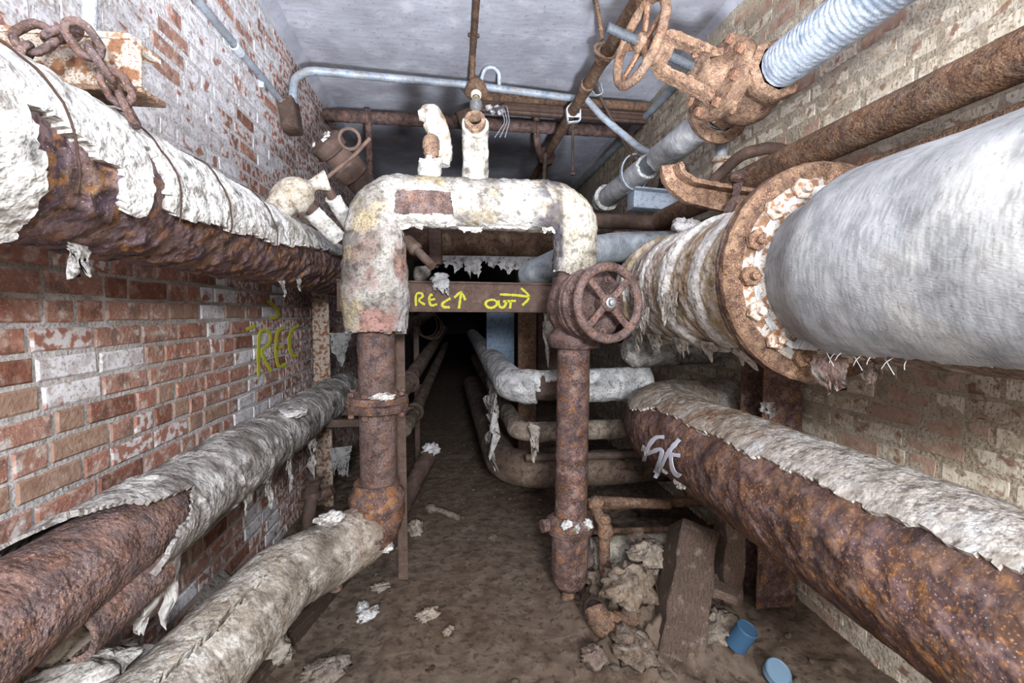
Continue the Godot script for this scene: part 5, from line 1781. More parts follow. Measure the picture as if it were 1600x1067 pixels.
func build_ceiling_things() -> void:
	# rusty conduit along the ceiling to the lamp
	var t := thing("ceiling_conduit", "rusty conduit running along the ceiling to the hanging lamp box", "conduit", V(0.13, 1.7, 3.4))
	steel(t, "tube", route([V(0.13, 1.775, 2.0), V(0.13, 1.775, 3.25), V(0.128, 1.68, 3.42)], 0.06, 0.02), 0.021, 18, "rust_orange", 0.002, Color(0.8, 0.66, 0.6))
	for zz in [2.35, 3.1]:
		var mk := MB.new()
		box(mk, Transform3D(Basis(), V(0.13, 1.795, zz)), Vector3(0.075, 0.02, 0.022), 0.004, Color(0.7, 0.6, 0.55), 0.003)
		part(mk, "clip", "rust_plain", t)
	t = thing("lamp", "old rusty round lamp box under the ceiling with a bare unlit bulb", "lamp", W(745, 150, 3.38))
	var d := Vector3(-0.03, -0.92, 0.4).normalized()
	var o := W(744, 140, 3.4)
	var mb := MB.new()
	lathe(mb, axis_at(o - d * 0.04, d), [[0.0, -0.002], [0.062, 0.0], [0.07, 0.012], [0.072, 0.05], [0.08, 0.052], [0.08, 0.068], [0.05, 0.078], [0.0, 0.079]], 32, Color(0.9, 0.78, 0.7), 0.004)
	part(mb, "box", "rust_orange", t)
	mb = MB.new()
	lathe(mb, axis_at(o + d * 0.035, d), [[0.036, 0.0], [0.04, 0.012], [0.036, 0.03], [0.026, 0.036]], 26, Color.WHITE)
	part(mb, "socket", "ceramic", t)
	mb = MB.new()
	lathe(mb, axis_at(o + d * 0.068, d), [[0.02, 0.0], [0.021, 0.012], [0.018, 0.016]], 20, Color.WHITE)
	part(mb, "bulb_cap", "brass", t)
	mb = MB.new()
	var prof := []
	for k in 15:
		var a := PI * k / 14.0
		prof.append([0.0445 * sin(maxf(a, 0.42)) if k < 14 else 0.0, 0.14 - 0.052 * cos(a) * (1.25 if a < PI / 2 else 1.0)])
	lathe(mb, axis_at(o + d * 0.008, d), prof, 28, Color.WHITE, 0.0, true)
	part(mb, "bulb", "bulb_glass", t)
	mb = MB.new()
	tube(mb, route([o + d * 0.08, o + d * 0.13, o + d * 0.135 + Vector3(0.014, 0.0, 0)], 0.005, 0.006), 0.003, 8, plainf(0.003, Color(0.7, 0.7, 0.7)))
	part(mb, "filament_stem", "metal_grey", t)
	t = thing("conduit_loop", "little pale conduit loop bent up behind the lamp box", "conduit", W(770, 125, 3.5))
	steel(t, "tube", route([W(752, 126, 3.47), W(757, 108, 3.47), W(768, 104, 3.47), W(780, 112, 3.47), W(780, 138, 3.47)], 0.05, 0.01), 0.014, 16, "metal_grey", 0.0005, Color(0.9, 0.95, 1.0))
	mb = MB.new()
	box(mb, Transform3D(Basis(Vector3(0, 0, 1), 0.4) * Basis(Vector3.RIGHT, 0.3), W(735, 184, 3.75)), Vector3(0.2, 0.14, 0.05), 0.006, Color(0.7, 0.56, 0.5), 0.008)
	solo(mb, "steel_plate", "rust_plain", "dark rusty tilted plate hanging just behind the light bulb", "plate")
	for k in 3:
		mb = MB.new()
		tube(mb, route([W(765, 172, 3.72), W(782 + 5 * k, 170 - 3 * k, 3.48), W(790 + 3 * k, 190, 3.48), W(773 + 8 * k, 215, 3.5)], 0.05, 0.01), 0.004, 7, plainf(0.004, Color(0.45, 0.42, 0.42)))
		solo(mb, "cable", "metal_grey", ["innermost thin loose cable dangling right of the bulb", "middle thin loose cable dangling right of the bulb", "outermost thin loose cable dangling right of the bulb"][k], "cable")
	# pipes across the ceiling
	t = thing("ceiling_pipe", "rough rusty pipe hung across under the far ceiling from wall to wall", "pipe", V(0, 1.7, 4.1))
	var pa := W(500, 179, 4.1)
	var pb := W(945, 205, 4.1)
	steel(t, "steel_pipe", route([pa + Vector3(-0.12, 0, 0), pb + Vector3(0.25, 0, 0)], 0.1, 0.02), 0.05, 36, "rust", 0.006, Color(0.85, 0.72, 0.66))
	for x in [575, 839]:
		mb = MB.new()
		hoop(mb, W(x, 186 + (x - 575) * 0.06, 4.1), Vector3(1, 0, 0), 0.056, 0.01, 28, plainf(0.009, Color(0.8, 0.7, 0.64)))
		part(mb, "ring_hanger", "rust", t)
	t = thing("drop_rod", "rusty rod dropping from the far ceiling pipe behind the left shoulder of the arch", "rod", W(579, 280, 4.1))
	steel(t, "rod", route([W(575, 172, 4.1), W(579, 300, 4.1)], 0.1, 0.03), 0.028, 16, "rust", 0.003, Color(0.9, 0.75, 0.7))
	t = thing("drop_rod", "rusty rod dropping from the far ceiling pipe to the clamp on the sloping pipe", "rod", W(842, 240, 4.2))
	steel(t, "rod", route([W(838, 182, 4.1), W(839, 225, 4.15), W(846, 250, 4.35)], 0.1, 0.03), 0.03, 16, "rust", 0.005, Color(0.9, 0.8, 0.72))
	t = thing("ceiling_channel", "rusty channel strut under the ceiling running right from the lamp", "strut", W(880, 178, 3.75))
	var ca := W(748, 166, 3.75)
	var cb := W(1010, 186, 3.75)
	for s in [-1, 1]:
		mb = MB.new()
		bar(mb, ca + Vector3(0, 0.032 * s, 0), cb + Vector3(0, 0.032 * s, 0), 0.06, 0.03, Vector3.UP, 0.01, Color(0.85, 0.66, 0.6), 0.004)
		part(mb, "flange", "rust_plain", t)
	mb = MB.new()
	bar(mb, ca, cb, 0.02, 0.05, Vector3.UP, 0.004, Color(0.75, 0.55, 0.5), 0.003)
	part(mb, "web", "rust_plain", t)
	for k in 4:
		mb = MB.new()
		lump(mb, W(764 + 6 * k, 168 + 7 * (k % 2), 3.7), Vector3(0.03, 0.02, 0.02), k, k + 3.0, 0.6, paper("d2d0d4"), 12, 8)
		part(mb, "paint_scab", "plaster", t)
	t = thing("ceiling_pipe", "thin brown pipe close under the ceiling just behind the pale crossing conduit", "pipe", W(880, 160, 3.65))
	steel(t, "steel_pipe", route([W(755, 150, 3.66), W(1020, 168, 3.66)], 0.1, 0.03), 0.034, 22, "rust_orange", 0.002, Color(0.72, 0.56, 0.5))
	# the pipe that runs down the tunnel under the ceiling
	t = thing("sloping_pipe", "long rusty pipe running down the tunnel under the ceiling in three hangers", "pipe", V(0.87, 1.5, 2.6))
	steel(t, "steel_pipe", route([V(0.88, 1.5, 1.3), V(0.87, 1.5, 5.4)], 0.1, 0.02), 0.038, 28, "rust_orange", 0.002, Color(0.85, 0.74, 0.66))
	for k in [[2.68, 0.05], [3.05, 0.046], [4.45, 0.058]]:
		mb = MB.new()
		lathe(mb, axis_at(V(0.87, 1.5, k[0] + 0.04), Vector3(0, 0, 1)), [[0.038, 0.0], [k[1], 0.006], [k[1], 0.06], [0.038, 0.07]], 24, Color(0.9, 0.78, 0.7), 0.004)
		part(mb, "coupling", "rust_orange", t)
	t = thing("pipe_hanger", "rusty rod and ring hanger nearest the handwheel, holding the sloping pipe", "hanger", V(0.85, 1.6, 2.68))
	mb = MB.new()
	tube(mb, route([W(925, -30, 2.62), W(937, 30, 2.64), W(941, 62, 2.66)], 0.1, 0.02), 0.013, 12, rustf(0.013, 0.001))
	part(mb, "rod", "rust_orange", t)
	mb = MB.new()
	hoop(mb, V(0.87, 1.52, 2.68), Vector3(0.1, 0.5, 1), 0.062, 0.012, 34, rustf(0.011, 0.001))
	part(mb, "ring", "rust_orange", t)
	t = thing("turnbuckle_hanger", "pale galvanised stirrup on the sloping pipe with a thin straight rod below", "hanger", W(895, 185, 3.5))
	mb = MB.new()
	sweep(mb, route([W(887, 190, 3.45), W(885, 170, 3.45), W(895, 160, 3.45), W(906, 170, 3.45), W(906, 190, 3.45), W(887, 192, 3.45)], 0.02, 0.008), 0.03, 0.01, Vector3(0, 0, 1), Color.WHITE, 0.001)
	part(mb, "stirrup", "metal_grey", t)
	mb = MB.new()
	bar(mb, W(886, 180, 3.44), W(907, 180, 3.44), 0.03, 0.01, Vector3(0, 0, 1), 0.002, Color.WHITE)
	part(mb, "crossbar", "metal_grey", t)
	mb = MB.new()
	tube(mb, route([W(895, 190, 3.46), W(895, 268, 3.46)], 0.1, 0.03), 0.01, 10, rustf(0.009, 0.001, Color(0.7, 0.65, 0.65)))
	part(mb, "rod", "rust_plain", t)
	mb = MB.new()
	lathe(mb, axis_at(W(895, 274, 3.46), Vector3.UP), [[0.0, 0.0], [0.022, 0.002], [0.022, 0.016], [0.01, 0.022]], 12, Color(0.7, 0.7, 0.66))
	part(mb, "nut", "rust_plain", t)
	t = thing("pipe_clamp", "rusty bolted clamp on the far end of the sloping pipe just above the arch", "clamp", W(850, 250, 4.3))
	mb = MB.new()
	lathe(mb, axis_at(V(0.87, 1.5, 4.5), Vector3(0, 0, 1)), [[0.04, 0.0], [0.085, 0.01], [0.09, 0.09], [0.04, 0.1]], 8, Color(0.85, 0.72, 0.66), 0.006)
	part(mb, "jaw", "rust_plain", t)
	mb = MB.new()
	tube(mb, route([W(852, 240, 4.3), W(850, 285, 4.3)], 0.1, 0.03), 0.02, 12, rustf(0.02, 0.002))
	part(mb, "bolt", "rust_plain", t)
	# grey conduits on the right
	t = thing("conduit", "grey flattened conduit slanting down from the sloping pipe to the small wrapped pipe", "conduit", W(1000, 232, 3.1))
	steel(t, "tube", route([W(912, 150, 3.45), W(940, 182, 3.35), W(1000, 232, 3.1), W(1030, 247, 3.02)], 0.3, 0.02), 0.024, 18, "metal_grey", 0.001, Color(0.85, 0.9, 0.98))
	t = thing("conduit", "dark grey conduit running away along the top of the right wall", "conduit", V(1.56, 1.6, 4.0))
	steel(t, "tube", route([V(1.57, 1.63, 2.9), V(1.57, 1.63, 6.6)], 0.1, 0.04), 0.03, 18, "metal_grey", 0.001, Color(0.6, 0.62, 0.66))
	t = thing("tie_rod", "thin rusty rod slanting from the sloping pipe to the ring round the small wrapped pipe", "rod", W(985, 245, 3.2))
	mb = MB.new()
	tube(mb, route([W(921, 118, 3.3), W(938, 152, 3.3), W(992, 254, 3.22)], 0.1, 0.03), 0.011, 10, rustf(0.011, 0.001, Color(0.8, 0.66, 0.62)))
	part(mb, "rod", "rust_plain", t)
	mb = MB.new()
	sweep(mb, route([W(921, 122, 3.28), W(918, 132, 3.28), W(930, 150, 3.28), W(942, 147, 3.28), W(938, 130, 3.28)], 0.02, 0.008), 0.02, 0.006, Vector3(0, 0, 1), Color(0.7, 0.68, 0.66), 0.001)
	part(mb, "eye_plate", "metal_grey", t)


func build_top_right() -> void:
	var X := 1.28
	var Y := 0.975
	# corrugated wrapped pipe, valve, wrapped pipe beyond
	var t := thing("foil_pipe", "silvery pipe in wrinkled foil wrapping entering from the top right corner", "pipe", V(X, Y, 1.4))
	var mb := MB.new()
	var path := route([V(X + 0.01, Y, 0.75), V(X, Y, 1.735)], 0.1, 0.005)
	tube(mb, path, 0.083, 72, func(s: float, a: float, q: Vector3) -> float:
		oc = lin("e2e6ec").lerp(lin("b9bfc8"), smoothstep(0.0, 0.4, FB.get_noise_3dv(q * 9.0)))
		return 0.083 + 0.0014 * sin(s * 300.0 + 1.2 * sin(a * 2.0) + 3.0 * FB.get_noise_3dv(q * 8.0)) * smoothstep(-0.4, 0.3, FB.get_noise_3dv(q * 4.0) + 0.2) + 0.002 * FB.get_noise_3dv(q * 30.0))
	part(mb, "foil_wrap", "metal_grey", t)

	var ax := Vector3(-0.955, 0.2, 0.19).normalized()
	var b := V(X, Y, 1.95)
	t = thing("gate_valve", "big rusty gate valve lying on its side under the ceiling at upper right", "valve", b)
	mb = MB.new()
	var fz := axis_at(b, Vector3(0, 0, 1))
	lathe(mb, fz, [[0.0, -0.21], [0.08, -0.2], [0.095, -0.16], [0.1, -0.09], [0.13, -0.05], [0.14, 0.0], [0.128, 0.06], [0.1, 0.1], [0.095, 0.13]], 44, Color(0.95, 0.8, 0.72), 0.006, true)
	part(mb, "body", "rust_orange", t)
	mb = MB.new()
	lathe(mb, Transform3D(fz.basis, fz * Vector3(0, 0.12, 0)), [[0.09, 0.0], [0.118, 0.004], [0.122, 0.03], [0.118, 0.07], [0.088, 0.085]], 8, Color(0.95, 0.8, 0.7), 0.006)
	part(mb, "hexagon_collar", "rust_orange", t)
	mb = MB.new()
	lathe(mb, Transform3D(fz.basis, fz * Vector3(0, -0.24, 0)), [[0.08, 0.0], [0.14, 0.002], [0.148, 0.01], [0.148, 0.03], [0.138, 0.036], [0.09, 0.04]], 48, Color(0.95, 0.8, 0.7), 0.005)
	part(mb, "end_flange", "rust_orange", t)
	var nx := axis_at(b + ax * 0.09, ax)
	mb = MB.new()
	lathe(mb, nx, [[0.105, -0.06], [0.115, 0.0], [0.12, 0.02], [0.165, 0.026], [0.168, 0.045], [0.16, 0.05], [0.16, 0.053], [0.168, 0.058], [0.166, 0.08], [0.155, 0.086], [0.08, 0.092], [0.06, 0.13], [0.045, 0.15], [0.0, 0.152]], 48, Color(0.95, 0.8, 0.72), 0.006)
	part(mb, "bonnet_flange", "rust_orange", t)
	for k in 8:
		mb = MB.new()
		var a := TAU * (k + 0.5) / 8.0
		for e in [[0.084, 1.0], [0.024, -1.0]]:
			mb = MB.new()
			prism(mb, Transform3D(nx.basis * (Basis() if e[1] > 0 else Basis(Vector3.RIGHT, PI)), nx * Vector3(0.142 * cos(a), e[0], -0.142 * sin(a))), 0.02, 0.024, 6, Color(0.85, 0.72, 0.66))
			part(mb, "bolt" if e[1] > 0 else "nut", "rust_orange", t)
	var side := (Vector3.UP - ax * ax.y).normalized()
	var fwd := ax.cross(side)
	var wc := b + ax * 0.56
	for s in [-1, 1]:
		mb = MB.new()
		sweep(mb, route([b + ax * 0.17 + side * 0.1 * s, b + ax * 0.21 + side * 0.085 * s, b + ax * 0.44 + side * 0.075 * s, b + ax * 0.47 + side * 0.03 * s], 0.03, 0.012), 0.05, 0.034, fwd, Color(0.95, 0.82, 0.74), 0.004)
		part(mb, "yoke_arm", "rust_orange", t)
	mb = MB.new()
	lathe(mb, axis_at(b + ax * 0.43, ax), [[0.024, 0.0], [0.055, 0.004], [0.06, 0.05], [0.045, 0.07], [0.038, 0.1], [0.024, 0.104]], 28, Color(0.95, 0.82, 0.74), 0.005)
	part(mb, "yoke_boss", "rust_orange", t)
	mb = MB.new()
	var gl := axis_at(b + ax * 0.27, ax)
	lathe(mb, gl, [[0.02, -0.05], [0.05, -0.045], [0.05, -0.01], [0.062, -0.008], [0.062, 0.012], [0.034, 0.018], [0.032, 0.03], [0.02, 0.032]], 24, Color(0.85, 0.8, 0.76), 0.004)
	part(mb, "gland", "rust_orange", t)
	for s in [-1, 1]:
		mb = MB.new()
		var o: Vector3 = gl * Vector3(0, -0.06, 0) + side * 0.045 * s
		bar(mb, o, o + ax * 0.1, 0.016, 0.016, side, 0.004, Color(0.9, 0.85, 0.8))
		part(mb, "gland_bolt", "rust_orange", t)
	mb = MB.new()
	var prof := []
	for k in 61:
		prof.append([0.0165 if k % 2 else 0.0195, 0.2 + k * 0.0085])
	prof.append([0.0, 0.712])
	lathe(mb, axis_at(b, ax), prof, 18, Color(0.13, 0.145, 0.16), 0.0, true)
	part(mb, "threaded_stem", "metal_grey", t)
	mb = MB.new()
	hoop(mb, wc, ax, 0.16, 0.02, 64, rustf(0.0195, 0.002, Color(1.0, 0.86, 0.76)))
	var wheel := part(mb, "handwheel", "rust_orange", t)
	base_of[wheel] = base_of[t]
	for k in 5:
		mb = MB.new()
		var a := deg_to_rad(20.0 + 72.0 * k)
		var d := fwd * cos(a) + side * sin(a)
		bar(mb, wc + d * 0.02 - ax * 0.015, wc + d * 0.15, 0.03, 0.016, ax, 0.005, Color(1.0, 0.86, 0.76), 0.003)
		part(mb, "spoke", "rust_orange", wheel)
	mb = MB.new()
	lathe(mb, axis_at(wc - ax * 0.03, ax), [[0.02, 0.0], [0.04, 0.004], [0.038, 0.03], [0.03, 0.045], [0.018, 0.048]], 24, Color(0.95, 0.82, 0.72), 0.003)
	part(mb, "hub", "rust_orange", wheel)

	t = thing("wrapped_pipe", "small pale wrapped pipe running from the upper right valve to a white jointed end", "pipe", V(X, Y, 3.0))
	path = route([V(X, Y, 2.16), V(X - 0.01, Y, 3.8)], 0.1, 0.01)
	steel(t, "steel_pipe", path, 0.062, 36, "metal_grey", 0.001, Color(0.5, 0.5, 0.5))
	mb = MB.new()
	shell(mb, path, 0.06, 0.082, 56, plasterf(0.08, 0.003, ["d9dade", "bcbcc0", "eeeeee"], 0.15, 5.0), func(s: float, a: float, q: Vector3) -> float:
		var m := minf((s - 0.12) * 12.0, 2.0)
		if s > 0.55 and s < 0.95: m = minf(m, maxf(0.66 - s, s - 0.84) * 14.0)
		return m + 0.5 * FB.get_noise_3dv(q * 14.0) + 0.1)
	part(mb, "wrapping", "canvas", t)
	mb = MB.new()
	lathe(mb, axis_at(V(X - 0.01, Y, 3.86), Vector3(0, 0, 1)), [[0.0, -0.12], [0.05, -0.118], [0.06, -0.1], [0.09, -0.098], [0.092, -0.06], [0.07, -0.05], [0.075, 0.0], [0.105, 0.004], [0.108, 0.05], [0.08, 0.06]], 36, Color(0.85, 0.86, 0.88), 0.006)
	part(mb, "joint", "plaster", t)
	t = thing("ring_hanger", "pale galvanised ring hanging round the small wrapped pipe", "hanger", V(X, Y + 0.1, 3.25))
	mb = MB.new()
	path = PackedVector3Array()
	for k in 41:
		var a := TAU * k / 40.0
		path.append(V(X, Y + 0.035, 3.24) + Vector3(0.1 * sin(a), 0.125 * cos(a), 0))
	sweep(mb, path, 0.035, 0.008, Vector3(0, 0, 1), Color(0.9, 0.93, 0.97), 0.001)
	part(mb, "band", "metal_grey", t)

	# the long bare pipe and its thin neighbour
	t = thing("bare_pipe", "long bare rusty pipe along the right wall above the large canvas pipe", "pipe", V(1.4, 0.64, 2.0))
	steel(t, "steel_pipe", route([V(1.4, 0.64, 0.6), V(1.4, 0.64, 3.08)], 0.1, 0.012), 0.064, 52, "rust_orange", 0.0015, Color(0.9, 0.76, 0.68))
	t = thing("thin_pipe", "thin rusty pipe low along the right wall just above the canvas pipe", "pipe", V(1.47, 0.53, 1.5))
	steel(t, "steel_pipe", route([V(1.47, 0.525, 0.6), V(1.48, 0.54, 1.9), V(1.5, 0.55, 2.8)], 0.1, 0.02), 0.023, 24, "rust_orange", 0.002, Color(0.85, 0.7, 0.64))
	t = thing("arched_pipe", "thin dark rusty pipe arching over beside the curled end of the saddle beam", "pipe", W(1120, 282, 2.1))
	steel(t, "steel_pipe", route([W(1095, 305, 2.15), W(1125, 272, 2.1), W(1160, 240, 2.0), W(1205, 230, 1.95), W(1240, 240, 1.95)], 0.1, 0.012), 0.026, 24, "rust_plain", 0.002, Color(0.9, 0.72, 0.66))
	# the saddle beam with a curled end
	t = thing("saddle_beam", "rusty saddle beam with an upturned curled end lying above the large flanged pipe", "beam", W(1150, 310, 1.95))
	mb = MB.new()
	sweep(mb, route([W(1049, 258, 1.93), W(1051, 278, 1.93), W(1075, 300, 1.94), W(1150, 318, 1.96), W(1262, 345, 1.98)], 0.12, 0.012), 0.03, 0.1, Vector3(0, 0, 1), Color(1.0, 0.82, 0.7), 0.003)
	part(mb, "web", "rust_orange", t)
	mb = MB.new()
	sweep(mb, route([W(1056, 258, 1.9), W(1060, 272, 1.9), W(1080, 286, 1.91), W(1150, 298, 1.93), W(1262, 318, 1.95)], 0.1, 0.012), 0.08, 0.018, Vector3(0, 0, 1), Color(1.0, 0.84, 0.74), 0.003)
	part(mb, "top_flange", "rust_orange", t)
	t = thing("strap", "twisted dark rusty strap hung from the bare pipe down to the large wrapped pipe", "strap", W(1135, 345, 1.9))
	mb = MB.new()
	sweep(mb, route([W(1160, 268, 1.9), W(1152, 285, 1.86), W(1150, 310, 1.86), W(1140, 330, 1.86), W(1124, 352, 1.88)], 0.03, 0.006), 0.03, 0.022, Vector3(0.5, 0, 1), Color(0.78, 0.68, 0.68), 0.012)
	part(mb, "band", "rust", t)
	mb = MB.new()
	lump(mb, W(1150, 278, 1.85), Vector3(0.035, 0.02, 0.025), 0.5, 2.0, 0.4, rustf(1, 0, Color(0.75, 0.66, 0.66)))
	part(mb, "knot", "rust", t)
	t = thing("drop_pipe", "short pale pipe dropping from the upper right valve flange to a rusty joint", "pipe", W(1126, 260, 2.35))
	steel(t, "steel_pipe", route([W(1128, 205, 2.35), W(1127, 250, 2.35)], 0.1, 0.02), 0.03, 20, "metal_grey", 0.001, Color(0.75, 0.72, 0.7))
	mb = MB.new()
	lathe(mb, axis_at(W(1126, 275, 2.35), Vector3.UP), [[0.05, -0.06], [0.055, 0.0], [0.045, 0.03], [0.04, 0.07], [0.048, 0.075], [0.048, 0.095], [0.03, 0.1]], 26, Color(0.9, 0.8, 0.74), 0.005)
	part(mb, "joint", "rust_paint", t)


func build_middle() -> void:
	# behind the arch window
	var t := thing("cross_pipe", "thick brown pipe crossing high behind the arch with grey shreds hanging below", "pipe", V(0.3, 0.47, 3.2))
	var path := route([V(-1.075, 0.48, 3.2), V(1.615, 0.45, 3.25)], 0.1, 0.02)
	var mb := MB.new()
	tube(mb, path, 0.105, 44, plasterf(0.105, 0.01, ["6b5648", "584539", "857160"], 0.3, 4.0))
	part(mb, "lagging", "crumbly_plaster", t)
	for k in 9:
		mb = MB.new()
		var o := V(-0.2 + 0.12 * k, 0.385, 3.12)
		rag(mb, o, o + Vector3(0.14, 0, 0.0), Vector3(0, -0.1 - 0.04 * (k % 3), 0.02), 8, 7, k * 1.9, 0.2, paper("a9a9ab"), 0.006)
		part(mb, "hanging_shred", "plaster", t)
	for k in [[0.05, 0.62, 3.5, 0.06, "upper dusty pipe crossing behind the thick brown one"], [0.1, 0.72, 3.9, 0.05, "highest and farthest dusty pipe crossing behind the arch"]]:
		t = thing("cross_pipe", k[4], "pipe", V(k[0], k[1], k[2]))
		mb = MB.new()
		tube(mb, route([V(-1.075, k[1], k[2]), V(1.615, k[1], k[2])], 0.1, 0.03), k[3], 28, plasterf(k[3], 0.006, ["8b7d70", "74675c", "a0948a"], 0.3, 4.0))
		part(mb, "lagging", "crumbly_plaster", t)
	t = thing("grey_elbow", "smooth grey lagged elbow peeping out left of the right arch leg above the lettered beam", "pipe", W(850, 425, 2.8))
	mb = MB.new()
	path = route([W(818, 436, 3.05), W(845, 424, 2.85), W(915, 392, 2.75), W(980, 385, 2.75) + Vector3(0, 0, 0), V(1.6, 0.42, 2.72)], 0.15, 0.012)
	tube(mb, path, 0.09, 48, func(s: float, a: float, q: Vector3) -> float:
		plasterf(0.09, 0.003, ["aab0b6", "90969c", "bcc0c4"], 0.1, 4.0).call(s, a, q)
		return 0.09 * sqrt(clampf(s / 0.09, 0.05, 1.0)) + 0.003 * FB.get_noise_3dv(q * 20.0))
	part(mb, "lagging", "canvas", t)
	t = thing("clamp_block", "dark rusty block and strap hanging behind the left arch leg beside the pipe stub", "block", W(680, 395, 2.9))
	mb = MB.new()
	box(mb, Transform3D(Basis(), W(680, 385, 3.05)), Vector3(0.08, 0.24, 0.07), 0.01, Color(0.75, 0.52, 0.48), 0.012)
	part(mb, "block", "rust_plain", t)
	mb = MB.new()
	box(mb, Transform3D(Basis(Vector3(0, 0, 1), 0.1), W(658, 428, 2.56)), Vector3(0.1, 0.07, 0.07), 0.02, lin("8f8d8b"), 0.02)
	solo(mb, "concrete_lump", "crumbly_plaster", "grey broken concrete lump sitting on the beam close to the left arch leg", "concrete")
	# right of the arch
	t = thing("cross_pipe", "plain brown pipe crossing right of the arch just below the white jointed end", "pipe", V(1.1, 0.63, 3.05))
	steel(t, "steel_pipe", route([V(0.7, 0.625, 3.05), V(1.5, 0.63, 3.1)], 0.1, 0.02), 0.05, 30, "rust_plain", 0.002, Color(0.95, 0.78, 0.74))
	t = thing("cross_pipe", "thinner orange rusty pipe with an elbow just right of the arch", "pipe", V(1.1, 0.5, 3.0))
	path = route([W(935, 400, 3.0), W(952, 372, 2.9), W(1055, 372, 2.95)], 0.08, 0.012)
	steel(t, "steel_pipe", path, 0.032, 24, "rust_orange", 0.002, Color(0.85, 0.68, 0.62))
	mb = MB.new()
	lathe(mb, axis_at(W(962, 372, 2.91), Vector3(1, 0, 0)), [[0.032, -0.02], [0.046, -0.014], [0.048, 0.04], [0.034, 0.05]], 22, Color(0.85, 0.7, 0.62), 0.004)
	part(mb, "coupling", "rust_orange", t)
	t = thing("trunking_box", "pale grey metal trunking lying across behind the small wrapped pipe end", "box", W(1045, 316, 3.2))
	mb = MB.new()
	bar(mb, W(985, 312, 3.3), W(1095, 322, 3.3), 0.12, 0.13, Vector3.UP, 0.008, Color(0.72, 0.76, 0.82), 0.01)
	part(mb, "body", "metal_grey", t)
	mb = MB.new()
	bar(mb, W(985, 298, 3.26), W(1095, 308, 3.26), 0.16, 0.014, Vector3.UP, 0.004, Color(0.85, 0.9, 0.96), 0.01)
	part(mb, "lid", "metal_grey", t)
	mb = MB.new()
	bar(mb, W(930, 400, 3.1), W(1040, 392, 3.1), 0.1, 0.13, Vector3.UP, 0.01, lin("a4a9ae"), 0.012)
	solo(mb, "ledge", "crumbly_plaster", "grey crusted ledge under the orange elbow pipe right of the arch", "ledge")
	mb = MB.new()
	hoop(mb, W(1036, 378, 2.4), Vector3(-0.3, 0.5, 1), 0.035, 0.008, 28, paper("cfcfd2"))
	solo(mb, "broken_ring", "plaster", "small broken white ring lying on top of the wrapped pipe end", "ring")
	mb = MB.new()
	lump(mb, W(1075, 358, 2.05), Vector3(0.075, 0.045, 0.06), 0.4, 7.0, 0.5, paper("c4c2c6"))
	solo(mb, "plaster_lump", "plaster", "grey plaster lump resting on the wrapped pipe below the saddle beam", "plaster")
	mb = MB.new()
	for k in 2:
		bar(mb, V(1.6, 0.86 + 0.02 * k, 3.55 - 0.18 * k), V(1.6, 1.06 - 0.01 * k, 3.5 - 0.18 * k), 0.03, 0.014, Vector3(0, 0, 1), 0.003, Color(0.7, 0.6, 0.55), 0.006)
	bar(mb, V(1.595, 0.98, 3.7), V(1.595, 1.0, 3.25), 0.016, 0.03, Vector3.UP, 0.003, Color(0.7, 0.6, 0.55), 0.006)
	solo(mb, "wall_hook", "rust_plain", "small rusty iron hook bracket on the right wall behind the ring hanger", "hook")
	# below the big wrapped pipe, right of the valve
	t = thing("cross_pipe", "dim lagged pipe crossing under the wrapped pipe end behind the handwheel", "pipe", V(0.9, -0.2, 2.75))
	mb = MB.new()
	path = route([V(1.6, -0.2, 2.62), W(975, 548, 2.6)], 0.1, 0.01)
	tube(mb, path, 0.1, 40, func(s: float, a: float, q: Vector3) -> float:
		plasterf(0.1, 0.004, ["a9a6a3", "77716d", "cfccca"], 0.6, 8.0).call(s, a, q)
		return 0.1 * sqrt(clampf((0.64 - s) / 0.07, 0.1, 1.0)) + 0.006 * FB.get_noise_3dv(q * 20.0))
	part(mb, "lagging", "plaster", t)
	mb = MB.new()
	box(mb, Transform3D(Basis(), V(1.12, -0.14, 3.2)), Vector3(0.9, 0.14, 0.1), 0.012, Color(0.6, 0.48, 0.44), 0.01)
	solo(mb, "support_beam", "rust_plain", "dark steel beam in the shade beneath the wrapped pipe end", "beam")


